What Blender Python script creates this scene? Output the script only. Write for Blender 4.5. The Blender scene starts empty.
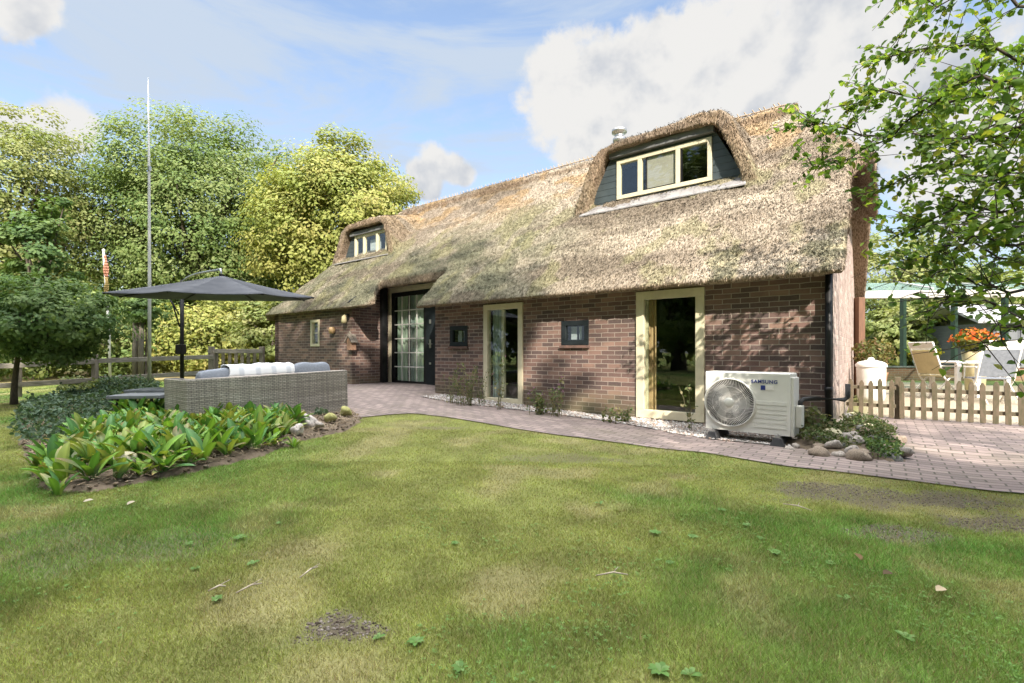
import bpy, bmesh, math, random
import numpy as np
from mathutils import Vector, Matrix, Euler
SC = bpy.context.scene
COL = SC.collection
R = math.radians
# ------------------------------------------------------------------ camera, world, sun, exposure
F, CX, HY, CH = 480.0, 512.0, 352.0, 1.05          # focal length in px, centre column, horizon row, eye height
cam_d = bpy.data.cameras.new('camera'); cam = bpy.data.objects.new('camera', cam_d); COL.objects.link(cam)
cam.location = (0, 0, CH); cam.rotation_euler = (R(90), 0, 0)
cam_d.sensor_width = 36.0; cam_d.lens = 36.0*F/1024.0; cam_d.shift_y = (HY-341.5)/1024.0
cam_d.clip_start = 0.05; cam_d.clip_end = 2000
SC.camera = cam
SUN_EL, SUN_AZ = R(35), R(12)
SUN_STRENGTH, SKY_STRENGTH, EXPOSURE = 5.0, 0.15, 1.02
def px_dir(x, y):
    return Vector(((x-CX)/F, 1.0, (HY-y)/F)).normalized()
def build_world():
    w = bpy.data.worlds.new('World'); SC.world = w; w.use_nodes = True
    nt = w.node_tree; N = nt.nodes; L = nt.links; N.clear()
    out = N.new('ShaderNodeOutputWorld'); bg = N.new('ShaderNodeBackground')
    sky = N.new('ShaderNodeTexSky'); sky.sky_type = 'NISHITA'; sky.sun_disc = False
    sky.sun_elevation = SUN_EL; sky.sun_rotation = math.pi - SUN_AZ
    sky.air_density = 1.0; sky.dust_density = 1.2; sky.ozone_density = 1.4
    tc = N.new('ShaderNodeTexCoord')
    def m(op, a, b=None, c=None, clamp=False):
        n = N.new('ShaderNodeMath'); n.operation = op; n.use_clamp = clamp
        for i, v in enumerate((a, b, c)):
            if v is None: continue
            if isinstance(v, (int, float)): n.inputs[i].default_value = v
            else: L.new(v, n.inputs[i])
        return n.outputs[0]
    def noise(scale, detail, rough, vec, dist=0.0):
        n = N.new('ShaderNodeTexNoise'); n.inputs['Scale'].default_value = scale
        n.inputs['Detail'].default_value = detail; n.inputs['Roughness'].default_value = rough
        n.inputs['Distortion'].default_value = dist; L.new(vec, n.inputs['Vector']); return n.outputs['Fac']
    def mr(v, a, b, c=0.0, d=1.0):
        n = N.new('ShaderNodeMapRange'); n.interpolation_type = 'SMOOTHSTEP'
        L.new(v, n.inputs['Value'])
        for k, q in (('From Min', a), ('From Max', b), ('To Min', c), ('To Max', d)): n.inputs[k].default_value = q
        return n.outputs['Result']
    def mixc(f, a, b):
        n = N.new('ShaderNodeMix'); n.data_type = 'RGBA'
        if isinstance(f, (int, float)): n.inputs[0].default_value = f
        else: L.new(f, n.inputs[0])
        for i, v in ((6, a), (7, b)):
            if isinstance(v, tuple): n.inputs[i].default_value = (*v, 1)
            else: L.new(v, n.inputs[i])
        return n.outputs[2]
    d = tc.outputs['Generated']
    # cumulus: lumps at fixed directions, their edges broken up by noise
    lumps = [(575,100,60),(560,62,40),(600,70,48),(640,75,62),(668,48,45),(700,60,66),(745,40,66),(790,50,80),(850,50,90),(925,80,90),
             (650,130,75),(735,130,80),(820,150,80),(590,150,45),(1000,160,120),(420,174,22),(436,164,24),(452,168,20),(464,174,15),(428,184,18),(404,186,14),(20,0,56),(62,126,44),(0,122,36)]
    tot = None
    for (x, y, r) in lumps:
        c = px_dir(x, y); cr = r/F*(c.y**1.6)
        dt = N.new('ShaderNodeVectorMath'); dt.operation = 'DISTANCE'; L.new(d, dt.inputs[0]); dt.inputs[1].default_value = c
        f = m('SUBTRACT', 1.0, m('DIVIDE', dt.outputs['Value'], cr))
        f = m('MAXIMUM', f, -0.6)
        tot = f if tot is None else m('SMOOTH_MAX', tot, f, 0.25)
    nz = m('ADD', m('MULTIPLY', noise(7.0, 9, 0.60, d), 0.62), m('MULTIPLY', noise(19.0, 8, 0.6, d), 0.38))
    dens = m('ADD', tot, m('MULTIPLY', m('SUBTRACT', nz, 0.5), 2.3))
    cum = mr(dens, -0.06, 0.30)
    # shading inside the cumulus: whiter where thick towards its top, grey-blue folds and base
    sh = noise(4.5, 6, 0.55, d, 0.4)
    fold = mr(sh, 0.30, 0.54)
    def off(v):
        n = N.new('ShaderNodeVectorMath'); n.operation = 'ADD'; L.new(d, n.inputs[0]); n.inputs[1].default_value = v; return n.outputs[0]
    rel = m('SUBTRACT', noise(6.0, 5, 0.55, d), noise(6.0, 5, 0.55, off((-0.02, 0.0, 0.045))))
    lit = mr(m('ADD', rel, m('MULTIPLY', m('SUBTRACT', sh, 0.47), 0.7)), -0.19, 0.05)
    ccol = mixc(lit, (0.70,0.74,0.81), (1.03,1.02,1.0))
    # thin high veil
    mp = N.new('ShaderNodeMapping'); mp.inputs['Scale'].default_value = (1.2, 1.2, 4.6); mp.inputs['Rotation'].default_value = (0.0, R(14), 0.3)
    L.new(d, mp.inputs['Vector'])
    ve = noise(1.7, 8, 0.6, mp.outputs[0], 0.6)
    veil = mr(ve, 0.40, 0.62, 0.22, 0.98)
    sep = N.new('ShaderNodeSeparateXYZ'); L.new(d, sep.inputs[0])
    low = mr(sep.outputs['Z'], 0.05, 0.55, 0.70, 0.15)
    veil = m('MAXIMUM', veil, low)
    # sky in units of the background strength
    K = 1.0/SKY_STRENGTH
    skyc = N.new('ShaderNodeVectorMath'); skyc.operation = 'SCALE'; L.new(sky.outputs[0], skyc.inputs[0]); skyc.inputs['Scale'].default_value = 1.0
    def sc(col, k):
        n = N.new('ShaderNodeVectorMath'); n.operation = 'SCALE'; L.new(col, n.inputs[0]); n.inputs['Scale'].default_value = k; return n.outputs[0]
    rgb = N.new('ShaderNodeRGB'); rgb.outputs[0].default_value = (0.30, 0.35, 0.42, 1)
    c1 = mixc(veil, skyc.outputs[0], sc(rgb.outputs[0], K*1.0))
    c2 = mixc(cum, c1, sc(ccol, K*0.42))
    # bright overhead zone added out of frame to fill-light the shaded lawn
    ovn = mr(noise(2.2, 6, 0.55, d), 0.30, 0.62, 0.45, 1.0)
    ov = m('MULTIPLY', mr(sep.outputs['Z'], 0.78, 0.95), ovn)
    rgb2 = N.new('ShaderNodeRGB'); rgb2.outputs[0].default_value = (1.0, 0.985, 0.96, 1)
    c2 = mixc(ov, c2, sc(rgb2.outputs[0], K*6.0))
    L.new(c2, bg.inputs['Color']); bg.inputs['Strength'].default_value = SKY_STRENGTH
    L.new(bg.outputs[0], out.inputs['Surface'])
build_world()
sd = bpy.data.lights.new('sun', 'SUN'); sd.energy = SUN_STRENGTH; sd.angle = R(0.55); sd.color = (1.0, 0.92, 0.81)
sun = bpy.data.objects.new('sun', sd); COL.objects.link(sun)
tosun = Vector((math.sin(SUN_AZ)*math.cos(SUN_EL), -math.cos(SUN_AZ)*math.cos(SUN_EL), math.sin(SUN_EL)))
sun.rotation_euler = tosun.to_track_quat('Z', 'Y').to_euler(); sun.location = (0, -20, 30)
vs = SC.view_settings; vs.view_transform = 'Standard'; vs.look = 'None'; vs.exposure = EXPOSURE; vs.gamma = 1.0; vs.use_curve_mapping = False
SC.cycles.max_bounces = 8; SC.cycles.transparent_max_bounces = 24
try: SC.cycles.use_denoising = True
except Exception: pass

# ------------------------------------------------------------------ house frame, ground, noise
OX, OY = 3.98, 5.973                       # the front right corner of the house
UX, UY = 0.7926, -0.6097                   # along the front wall, to the right
NX, NY = 0.6097, 0.7926                    # into the house
HROT = math.atan2(UY, UX)
def ab(x, y):
    dx, dy = x-OX, y-OY
    return -(dx*UX+dy*UY), dx*NX+dy*NY
def wxy(a, b): return OX-a*UX+b*NX, OY-a*UY+b*NY
def sm(t):
    t = np.clip(t, 0, 1); return t*t*(3-2*t)
def h2(i, j, s=0):
    n = (i.astype(np.int64)*374761393 + j.astype(np.int64)*668265263 + s*974634777) & 0x7fffffff
    n = ((n ^ (n >> 13))*1274126177) & 0x7fffffff
    return ((n ^ (n >> 16)) & 0xffff)/65535.0
def vn(x, y, s=0):
    x = np.asarray(x, float); y = np.asarray(y, float)
    xi = np.floor(x).astype(np.int64); yi = np.floor(y).astype(np.int64); u = sm(x-xi); v = sm(y-yi)
    return (h2(xi,yi,s)*(1-u)+h2(xi+1,yi,s)*u)*(1-v)+(h2(xi,yi+1,s)*(1-u)+h2(xi+1,yi+1,s)*u)*v
def fbm(x, y, s=0, o=4):
    t = 0; w = 0.5; k = 1.0; n = 0
    for i in range(o):
        t = t+w*vn(np.asarray(x)*k, np.asarray(y)*k, s+i*7); n += w; w *= .5; k *= 2.03
    return t/n
def gz(x, y):
    x = np.asarray(x, float); y = np.asarray(y, float)
    a, b = ab(x, y)
    z = .22*sm((a-3)/6)*sm((b+7)/5)*(1-sm((a-15)/8))*(1-sm((b-14)/12))
    z = z+.14*sm((b-2.7)/.9)*sm((-a+.2)/.4)*(1-sm((b-14)/10))
    z = z-.06*sm((2.9-a)/1.6)*sm((a+2.2)/1.2)*sm((-b+.1)/.5)*sm((b+4.5)/2.5)
    z = z+(fbm(x*.7, y*.7, 3, 2)-.5)*.03
    return z
def gzf(x, y): return float(gz(x, y))
def G(px, py):
    z = 0.0
    for _ in range(12):
        Y = F*(CH-z)/(py-HY); X = (px-CX)/F*Y; z = .5*z+.5*gzf(X, Y)
    return X, Y
def Gp(px, py):
    X, Y = G(px, py); return Vector((X, Y, gzf(X, Y)))
def inpoly(x, y, poly):
    x = np.asarray(x); y = np.asarray(y); r = np.zeros(x.shape, bool); n = len(poly)
    for i in range(n):
        x0, y0 = poly[i]; x1, y1 = poly[(i+1) % n]
        if y0 == y1: continue
        c = ((y0 > y) != (y1 > y)) & (x < (x1-x0)*(y-y0)/(y1-y0)+x0); r ^= c
    return r

# ------------------------------------------------------------------ materials
def newmat(name):
    m = bpy.data.materials.new(name); m.use_nodes = True; N = m.node_tree.nodes
    return m, N, m.node_tree.links, N['Principled BSDF']
def nmath(N, L, op, a, b=None, clamp=False):
    n = N.new('ShaderNodeMath'); n.operation = op; n.use_clamp = clamp
    for i, v in enumerate((a, b)):
        if v is None: continue
        if isinstance(v, (int, float)): n.inputs[i].default_value = v
        else: L.new(v, n.inputs[i])
    return n.outputs[0]
def nnoise(N, L, scale, detail=4, rough=.55, vec=None, mapping=None, dist=0):
    n = N.new('ShaderNodeTexNoise'); n.inputs['Scale'].default_value = scale; n.inputs['Detail'].default_value = detail
    n.inputs['Roughness'].default_value = rough; n.inputs['Distortion'].default_value = dist
    if vec is None: vec = N.new('ShaderNodeTexCoord').outputs['Object']
    if mapping:
        mp = N.new('ShaderNodeMapping'); mp.inputs['Scale'].default_value = mapping; L.new(vec, mp.inputs['Vector']); vec = mp.outputs[0]
    L.new(vec, n.inputs['Vector']); return n.outputs['Fac']
def nramp(N, L, fac, stops):
    r = N.new('ShaderNodeValToRGB'); e = r.color_ramp.elements
    while len(e) < len(stops): e.new(.5)
    for i, (p, c) in enumerate(stops): e[i].position = p; e[i].color = (*c, 1) if isinstance(c, tuple) else (c, c, c, 1)
    L.new(fac, r.inputs[0]); return r.outputs[0]
def nmix(N, L, f, a, b, mode='MIX'):
    n = N.new('ShaderNodeMix'); n.data_type = 'RGBA'; n.blend_type = mode
    for i, v in ((0, f), (6, a), (7, b)):
        if isinstance(v, (int, float)): n.inputs[i].default_value = v
        elif isinstance(v, tuple): n.inputs[i].default_value = (*v, 1)
        else: L.new(v, n.inputs[i])
    return n.outputs[2]
def nbump(N, L, bsdf, h, strength=.4, dist=.01):
    b = N.new('ShaderNodeBump'); b.inputs['Strength'].default_value = strength; b.inputs['Distance'].default_value = dist
    L.new(h, b.inputs['Height']); L.new(b.outputs[0], bsdf.inputs['Normal'])
_pm = {}
def pmat(name, c1, c2=None, scale=8, rough=.6, bump=.2, metal=0.0, mapping=None, spec=.5, lo=.35, hi=.65):
    if name in _pm: return _pm[name]
    m, N, L, B = newmat(name); c2 = c2 or tuple(v*.75 for v in c1)
    f = nnoise(N, L, scale, 6, .6, mapping=mapping)
    L.new(nramp(N, L, f, [(lo, c1), (hi, c2)]), B.inputs['Base Color'])
    rr = nmath(N, L, 'MULTIPLY_ADD', f, .25); rr.node.inputs[2].default_value = rough-.12; L.new(rr, B.inputs['Roughness'])
    B.inputs['Metallic'].default_value = metal; B.inputs['Specular IOR Level'].default_value = spec
    if bump: nbump(N, L, B, nnoise(N, L, scale*5, 5, .6, mapping=mapping), bump, .004)
    _pm[name] = m; return m
def leafmat(name, rough=.5, trans=.3, tint=(1.25,1.25,.6)):
    if name in _pm: return _pm[name]
    m, N, L, B = newmat(name); at = N.new('ShaderNodeAttribute'); at.attribute_name = 'Col'
    L.new(at.outputs['Color'], B.inputs['Base Color']); B.inputs['Roughness'].default_value = rough; B.inputs['Specular IOR Level'].default_value = .2
    tr = N.new('ShaderNodeBsdfTranslucent'); L.new(nmix(N, L, 1.0, at.outputs['Color'], tint, 'MULTIPLY'), tr.inputs['Color'])
    mx = N.new('ShaderNodeMixShader'); mx.inputs[0].default_value = trans
    L.new(B.outputs[0], mx.inputs[1]); L.new(tr.outputs[0], mx.inputs[2]); L.new(mx.outputs[0], N['Material Output'].inputs['Surface'])
    _pm[name] = m; return m
def brickmat(name='brick_masonry', bricks=[(0.0, (.036,.024,.026)), (.35, (.085,.047,.042)), (.7, (.16,.085,.068)), (1.0, (.29,.175,.13))]):
    m, N, L, B = newmat(name); uv = N.new('ShaderNodeUVMap').outputs[0]
    wob = nnoise(N, L, 6, 2, .5, vec=uv); wn = N.new('ShaderNodeVectorMath'); wn.operation = 'SCALE'
    cb = N.new('ShaderNodeCombineXYZ'); L.new(wob, cb.inputs[0]); L.new(nnoise(N, L, 7.3, 2, .5, vec=uv), cb.inputs[1])
    L.new(cb.outputs[0], wn.inputs[0]); wn.inputs['Scale'].default_value = .014
    ad = N.new('ShaderNodeVectorMath'); L.new(uv, ad.inputs[0]); L.new(wn.outputs[0], ad.inputs[1])
    bt = N.new('ShaderNodeTexBrick'); L.new(ad.outputs[0], bt.inputs['Vector'])
    for k, v in (('Scale', 1.0), ('Mortar Size', .006), ('Mortar Smooth', .25), ('Bias', 0.0), ('Brick Width', .235), ('Row Height', .072)): bt.inputs[k].default_value = v
    bt.inputs['Color1'].default_value = (0, 0, 0, 1); bt.inputs['Color2'].default_value = (1, 1, 1, 1); bt.inputs['Mortar'].default_value = (.5, .5, .5, 1)
    bc = nramp(N, L, bt.outputs['Color'], bricks)
    grime = nnoise(N, L, 1.3, 5, .65, vec=uv); fine = nnoise(N, L, 45, 4, .6, vec=uv)
    bc = nmix(N, L, nmath(N, L, 'MULTIPLY', fine, .5), bc, (.26,.18,.15), 'MIX')
    bc = nmix(N, L, nmath(N, L, 'MULTIPLY', nramp(N, L, grime, [(.42, 0.0), (.70, 1.0)]), .55), bc, (.06,.047,.043))
    mc = nmix(N, L, fine, (.42,.35,.29), (.22,.185,.155))
    c = nmix(N, L, bt.outputs['Fac'], bc, mc)
    # green algae close to the ground
    sx = N.new('ShaderNodeSeparateXYZ'); L.new(uv, sx.inputs[0])
    al = N.new('ShaderNodeMapRange'); L.new(nmath(N, L, 'ADD', sx.outputs[1], nmath(N, L, 'MULTIPLY', nmath(N, L, 'SUBTRACT', grime, .5), 1.2)), al.inputs[0])
    for i, v in ((1, .5), (2, .02), (3, 0.0), (4, .55)): al.inputs[i].default_value = v
    c = nmix(N, L, al.outputs[0], c, (.12,.125,.05))
    L.new(c, B.inputs['Base Color']); B.inputs['Roughness'].default_value = .85
    hgt = nmath(N, L, 'ADD', nmath(N, L, 'MULTIPLY', bt.outputs['Fac'], -1.0), nmath(N, L, 'MULTIPLY', fine, .5))
    nbump(N, L, B, hgt, .7, .006); return m
def pavemat(name, c_lo, c_mid, c_hi, w=.21, h=.105, mort=(.075,.065,.05)):
    m, N, L, B = newmat(name); uv = N.new('ShaderNodeUVMap').outputs[0]
    wob = nnoise(N, L, 3, 3, .5, vec=uv); cb = N.new('ShaderNodeCombineXYZ'); L.new(wob, cb.inputs[0]); L.new(nnoise(N, L, 3.7, 3, .5, vec=uv), cb.inputs[1])
    wn = N.new('ShaderNodeVectorMath'); wn.operation = 'SCALE'; L.new(cb.outputs[0], wn.inputs[0]); wn.inputs['Scale'].default_value = .03
    ad = N.new('ShaderNodeVectorMath'); L.new(uv, ad.inputs[0]); L.new(wn.outputs[0], ad.inputs[1])
    bt = N.new('ShaderNodeTexBrick'); L.new(ad.outputs[0], bt.inputs['Vector'])
    for k, v in (('Scale', 1.0), ('Mortar Size', .008), ('Mortar Smooth', .3), ('Bias', 0.0), ('Brick Width', w), ('Row Height', h)): bt.inputs[k].default_value = v
    bt.inputs['Color1'].default_value = (0, 0, 0, 1); bt.inputs['Color2'].default_value = (1, 1, 1, 1); bt.inputs['Mortar'].default_value = (.5, .5, .5, 1)
    c = nramp(N, L, bt.outputs['Color'], [(0.0, c_lo), (.5, c_mid), (1.0, c_hi)])
    fine = nnoise(N, L, 60, 4, .6, vec=uv); big = nnoise(N, L, 1.1, 5, .6, vec=uv)
    c = nmix(N, L, nmath(N, L, 'MULTIPLY', fine, .45), c, tuple(v*1.5 for v in c_hi))
    c = nmix(N, L, nmath(N, L, 'MULTIPLY', nramp(N, L, big, [(.5, 0.0), (.72, 1.0)]), .45), c, (.13,.115,.07))
    c = nmix(N, L, bt.outputs['Fac'], c, mort)
    L.new(c, B.inputs['Base Color']); B.inputs['Roughness'].default_value = .85
    nbump(N, L, B, nmath(N, L, 'ADD', nmath(N, L, 'MULTIPLY', bt.outputs['Fac'], -1.0), nmath(N, L, 'MULTIPLY', fine, .35)), .8, .006); return m
def groundmat():
    m, N, L, B = newmat('lawn_soil'); at = N.new('ShaderNodeAttribute'); at.attribute_name = 'Col'
    f = nnoise(N, L, 28, 6, .65); g = nnoise(N, L, 130, 4, .6)
    c = nmix(N, L, nmath(N, L, 'MULTIPLY', f, .6), at.outputs['Color'], nmix(N, L, 1.0, at.outputs['Color'], (.45,.45,.45), 'MULTIPLY'))
    L.new(nmix(N, L, nmath(N, L, 'MULTIPLY', g, .3), c, (.17,.15,.07)), B.inputs['Base Color']); B.inputs['Roughness'].default_value = .95; B.inputs['Specular IOR Level'].default_value = .1
    nbump(N, L, B, nmath(N, L, 'ADD', f, nmath(N, L, 'MULTIPLY', g, .5)), .8, .02); return m
def attrmat(name, rough=.9, spec=.1, bump=None):
    m, N, L, B = newmat(name); at = N.new('ShaderNodeAttribute'); at.attribute_name = 'Col'
    f = nnoise(N, L, 50, 4, .6)
    L.new(nmix(N, L, nmath(N, L, 'MULTIPLY', f, .5), at.outputs['Color'], nmix(N, L, 1.0, at.outputs['Color'], (.5,.5,.5), 'MULTIPLY')), B.inputs['Base Color'])
    B.inputs['Roughness'].default_value = rough; B.inputs['Specular IOR Level'].default_value = spec
    if bump: nbump(N, L, B, f, bump, .01)
    return m
def thatchmat():
    m, N, L, B = newmat('reed_thatch'); at = N.new('ShaderNodeAttribute'); at.attribute_name = 'Col'
    f = nnoise(N, L, 1.0, 5, .65, mapping=(70, 16, 16)); g = nnoise(N, L, 22, 5, .7)
    c = nmix(N, L, nramp(N, L, f, [(.38, 1.0), (.56, 0.0)]), at.outputs['Color'], nmix(N, L, 1.0, at.outputs['Color'], (.30,.27,.23), 'MULTIPLY'))
    c = nmix(N, L, nmath(N, L, 'MULTIPLY', nramp(N, L, g, [(.55, 0.0), (.75, 1.0)]), .55), c, (.40,.35,.26))
    L.new(c, B.inputs['Base Color']); B.inputs['Roughness'].default_value = .95; B.inputs['Specular IOR Level'].default_value = .08
    nbump(N, L, B, nmath(N, L, 'ADD', f, nmath(N, L, 'MULTIPLY', g, .8)), .9, .02); return m
def wickermat():
    m, N, L, B = newmat('grey_wicker'); tc = N.new('ShaderNodeTexCoord').outputs['Object']; sx = N.new('ShaderNodeSeparateXYZ'); L.new(tc, sx.inputs[0])
    cb = N.new('ShaderNodeCombineXYZ'); L.new(nmath(N, L, 'ADD', sx.outputs[0], sx.outputs[1]), cb.inputs[0]); L.new(sx.outputs[2], cb.inputs[1])
    bt = N.new('ShaderNodeTexBrick'); L.new(cb.outputs[0], bt.inputs['Vector'])
    for k, v in (('Scale', 1.0), ('Mortar Size', .003), ('Mortar Smooth', .6), ('Bias', 0.0), ('Brick Width', .055), ('Row Height', .022)): bt.inputs[k].default_value = v
    bt.inputs['Color1'].default_value = (0, 0, 0, 1); bt.inputs['Color2'].default_value = (1, 1, 1, 1); bt.inputs['Mortar'].default_value = (.1, .1, .1, 1)
    st = nnoise(N, L, 1.0, 3, .6, vec=cb.outputs[0], mapping=(.8, 38, 1)); st2 = nnoise(N, L, 1.0, 3, .6, vec=cb.outputs[0], mapping=(26, .9, 1))
    c = nramp(N, L, st, [(.34, (.25,.22,.185)), (.5, (.42,.375,.32)), (.66, (.60,.55,.48))])
    c = nmix(N, L, nramp(N, L, st2, [(.42, 0.0), (.62, .5)]), c, (.17,.155,.14)); c = nmix(N, L, nmath(N, L, 'MULTIPLY', bt.outputs['Color'], .3), c, (.16,.15,.135))
    c = nmix(N, L, bt.outputs['Fac'], c, (.05,.045,.04))
    L.new(c, B.inputs['Base Color']); B.inputs['Roughness'].default_value = .6
    nbump(N, L, B, nmath(N, L, 'MULTIPLY', bt.outputs['Fac'], -1.0), .8, .005); return m
def glassmat(name='window_glass', tint=(.92,.95,.93)):
    m, N, L, B = newmat(name); N.remove(B)
    gl = N.new('ShaderNodeBsdfGlossy'); gl.inputs['Roughness'].default_value = .015; gl.inputs['Color'].default_value = (1, 1, 1, 1)
    tr = N.new('ShaderNodeBsdfTransparent'); tr.inputs['Color'].default_value = (*tint, 1)
    lw = N.new('ShaderNodeLayerWeight'); fr5 = nmath(N, L, 'MULTIPLY', nmath(N, L, 'POWER', lw.outputs['Facing'], 4.0), .55)
    wv = nnoise(N, L, 1.6, 2, .5); bp = N.new('ShaderNodeBump'); bp.inputs['Strength'].default_value = .05; bp.inputs['Distance'].default_value = .02; L.new(wv, bp.inputs['Height']); L.new(bp.outputs[0], gl.inputs['Normal'])
    mx = N.new('ShaderNodeMixShader'); L.new(nmath(N, L, 'ADD', fr5, .055, True), mx.inputs[0]); L.new(tr.outputs[0], mx.inputs[1]); L.new(gl.outputs[0], mx.inputs[2])
    L.new(mx.outputs[0], N['Material Output'].inputs['Surface']); return m
M = dict(
 brick=brickmat(), cream=pmat('cream_paint', (.66,.60,.43), (.57,.51,.36), 5, .45, .08), dark=pmat('dark_teal_paint', (.010,.014,.016), (.018,.024,.027), 6, .6, .1, spec=.25),
 teal=pmat('slate_blue_paint', (.042,.056,.062), (.062,.08,.086), 3, .5, .1, mapping=(1,1,1)), black=pmat('black_metal', (.009,.009,.010), (.018,.018,.019), 9, .5, .08, spec=.3),
 lead=pmat('weathered_lead', (.28,.265,.255), (.19,.18,.18), 5, .6, .25), glass=glassmat(), room=pmat('dark_room', (.022,.018,.015), (.010,.009,.008), 2, .9, 0),
 ac=pmat('ivory_metal', (.68,.67,.62), (.58,.57,.53), 3, .45, .05), acdark=pmat('grey_grille', (.66,.64,.60), (.58,.56,.53), 4, .5, .05), inner=pmat('dark_inner', (.045,.044,.042), (.03,.03,.028), 4, .7, 0),
 fan=pmat('fan_plastic', (.34,.33,.31), (.26,.255,.24), 3, .45, 0), offwhite=pmat('offwhite_paint', (.46,.45,.42), (.40,.39,.365), 4, .5, .08), blue=pmat('blue_print', (.012,.03,.20), (.01,.025,.16), 4, .5, 0), rubber=pmat('black_rubber', (.022,.022,.024), (.04,.04,.042), 12, .8, .4),
 white=pmat('white_paint', (.78,.77,.73), (.66,.64,.60), 4, .45, .08), greyfab=pmat('grey_fabric', (.23,.25,.29), (.17,.19,.225), 20, .9, .4), lightfab=pmat('light_fabric', (.55,.56,.60), (.42,.44,.48), 24, .9, .4),
 parasol=pmat('charcoal_canopy', (.085,.092,.108), (.065,.07,.085), 4, .75, .1), wicker=wickermat(), wood=pmat('grey_weathered_wood', (.24,.205,.165), (.13,.11,.085), 5, .8, .5, mapping=(12,12,1.2)),
 rail=pmat('grey_rail_wood', (.25,.225,.195), (.14,.125,.10), 5, .85, .5, mapping=(1.5,1.5,9)), mosswood=pmat('mossy_picket_wood', (.15,.112,.075), (.085,.078,.042), 7, .85, .5, mapping=(3,3,1.2)),
 orange=pmat('orange_stained_wood', (.17,.08,.042), (.11,.055,.03), 4, .6, .3, mapping=(14,14,1)), steel=pmat('galvanised_steel', (.55,.55,.55), (.40,.40,.40), 8, .35, .05, metal=.8),
 polegrey=pmat('pale_grey_pole', (.66,.65,.62), (.56,.55,.52), 8, .5, .05), bark=pmat('tree_bark', (.12,.095,.07), (.055,.045,.035), 9, .9, .8, mapping=(6,6,1.2)), twig=pmat('twig_bark', (.06,.045,.035), (.03,.024,.02), 9, .9, .4),
 stone=pmat('field_stone', (.40,.35,.31), (.20,.18,.16), 5, .85, .7), palestone=pmat('pale_stone', (.52,.47,.43), (.30,.27,.25), 5, .85, .7), darkstone=pmat('grey_stone', (.18,.175,.17), (.10,.10,.09), 6, .85, .7),
 green=pmat('dark_green_metal', (.025,.055,.04), (.04,.075,.055), 6, .45, .05), redbrick=brickmat('red_brick_masonry', [(0.0, (.20,.075,.04)), (.5, (.29,.11,.06)), (1.0, (.36,.16,.09))]), leaf=leafmat('leaf', .6, .36), grass=leafmat('grass_blade', .75, .40, (1.2,1.2,.7)), straw=attrmat('straw_tuft'),
 thatch=thatchmat(), curtain=pmat('cream_curtain', (.46,.31,.16), (.32,.20,.10), 2, .9, 0, mapping=(30,30,1)), sheer=pmat('pale_green_drape', (.62,.70,.58), (.40,.50,.40), 2, .9, 0, mapping=(22,22,.6)), blueblind=pmat('pale_blue_drape', (.40,.47,.44), (.26,.32,.30), 2, .9, 0, mapping=(18,18,.6)),
 blind=pmat('beige_blind', (.46,.41,.36), (.36,.315,.275), 3, .8, .1, mapping=(1,1,30)), bluepot=pmat('pale_green_pot', (.34,.44,.36), (.26,.34,.28), 5, .4, .05), creampot=pmat('cream_pot', (.60,.52,.30), (.48,.41,.24), 5, .6, .1), slate=pmat('grey_tabletop', (.19,.20,.22), (.13,.14,.155), 6, .5, .1),
 terra=pmat('terracotta', (.36,.17,.09), (.25,.12,.07), 8, .8, .2), soil=pmat('garden_soil', (.17,.13,.09), (.075,.055,.038), 9, .95, .9), mulch=attrmat('dry_mulch'), pebble=attrmat('pebbles', .8, .3),
 shedroof=pmat('grey_roof_felt', (.33,.33,.34), (.25,.25,.26), 6, .8, .2), shedwall=pmat('grey_shed_boards', (.12,.125,.145), (.08,.085,.10), 3, .6, .2, mapping=(1,1,14)), flag=pmat('pennant_red', (.42,.20,.13), (.32,.14,.09), 3, .8, 0), flagyel=pmat('pennant_yellow', (.56,.40,.16), (.46,.32,.12), 3, .8, 0))

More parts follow.
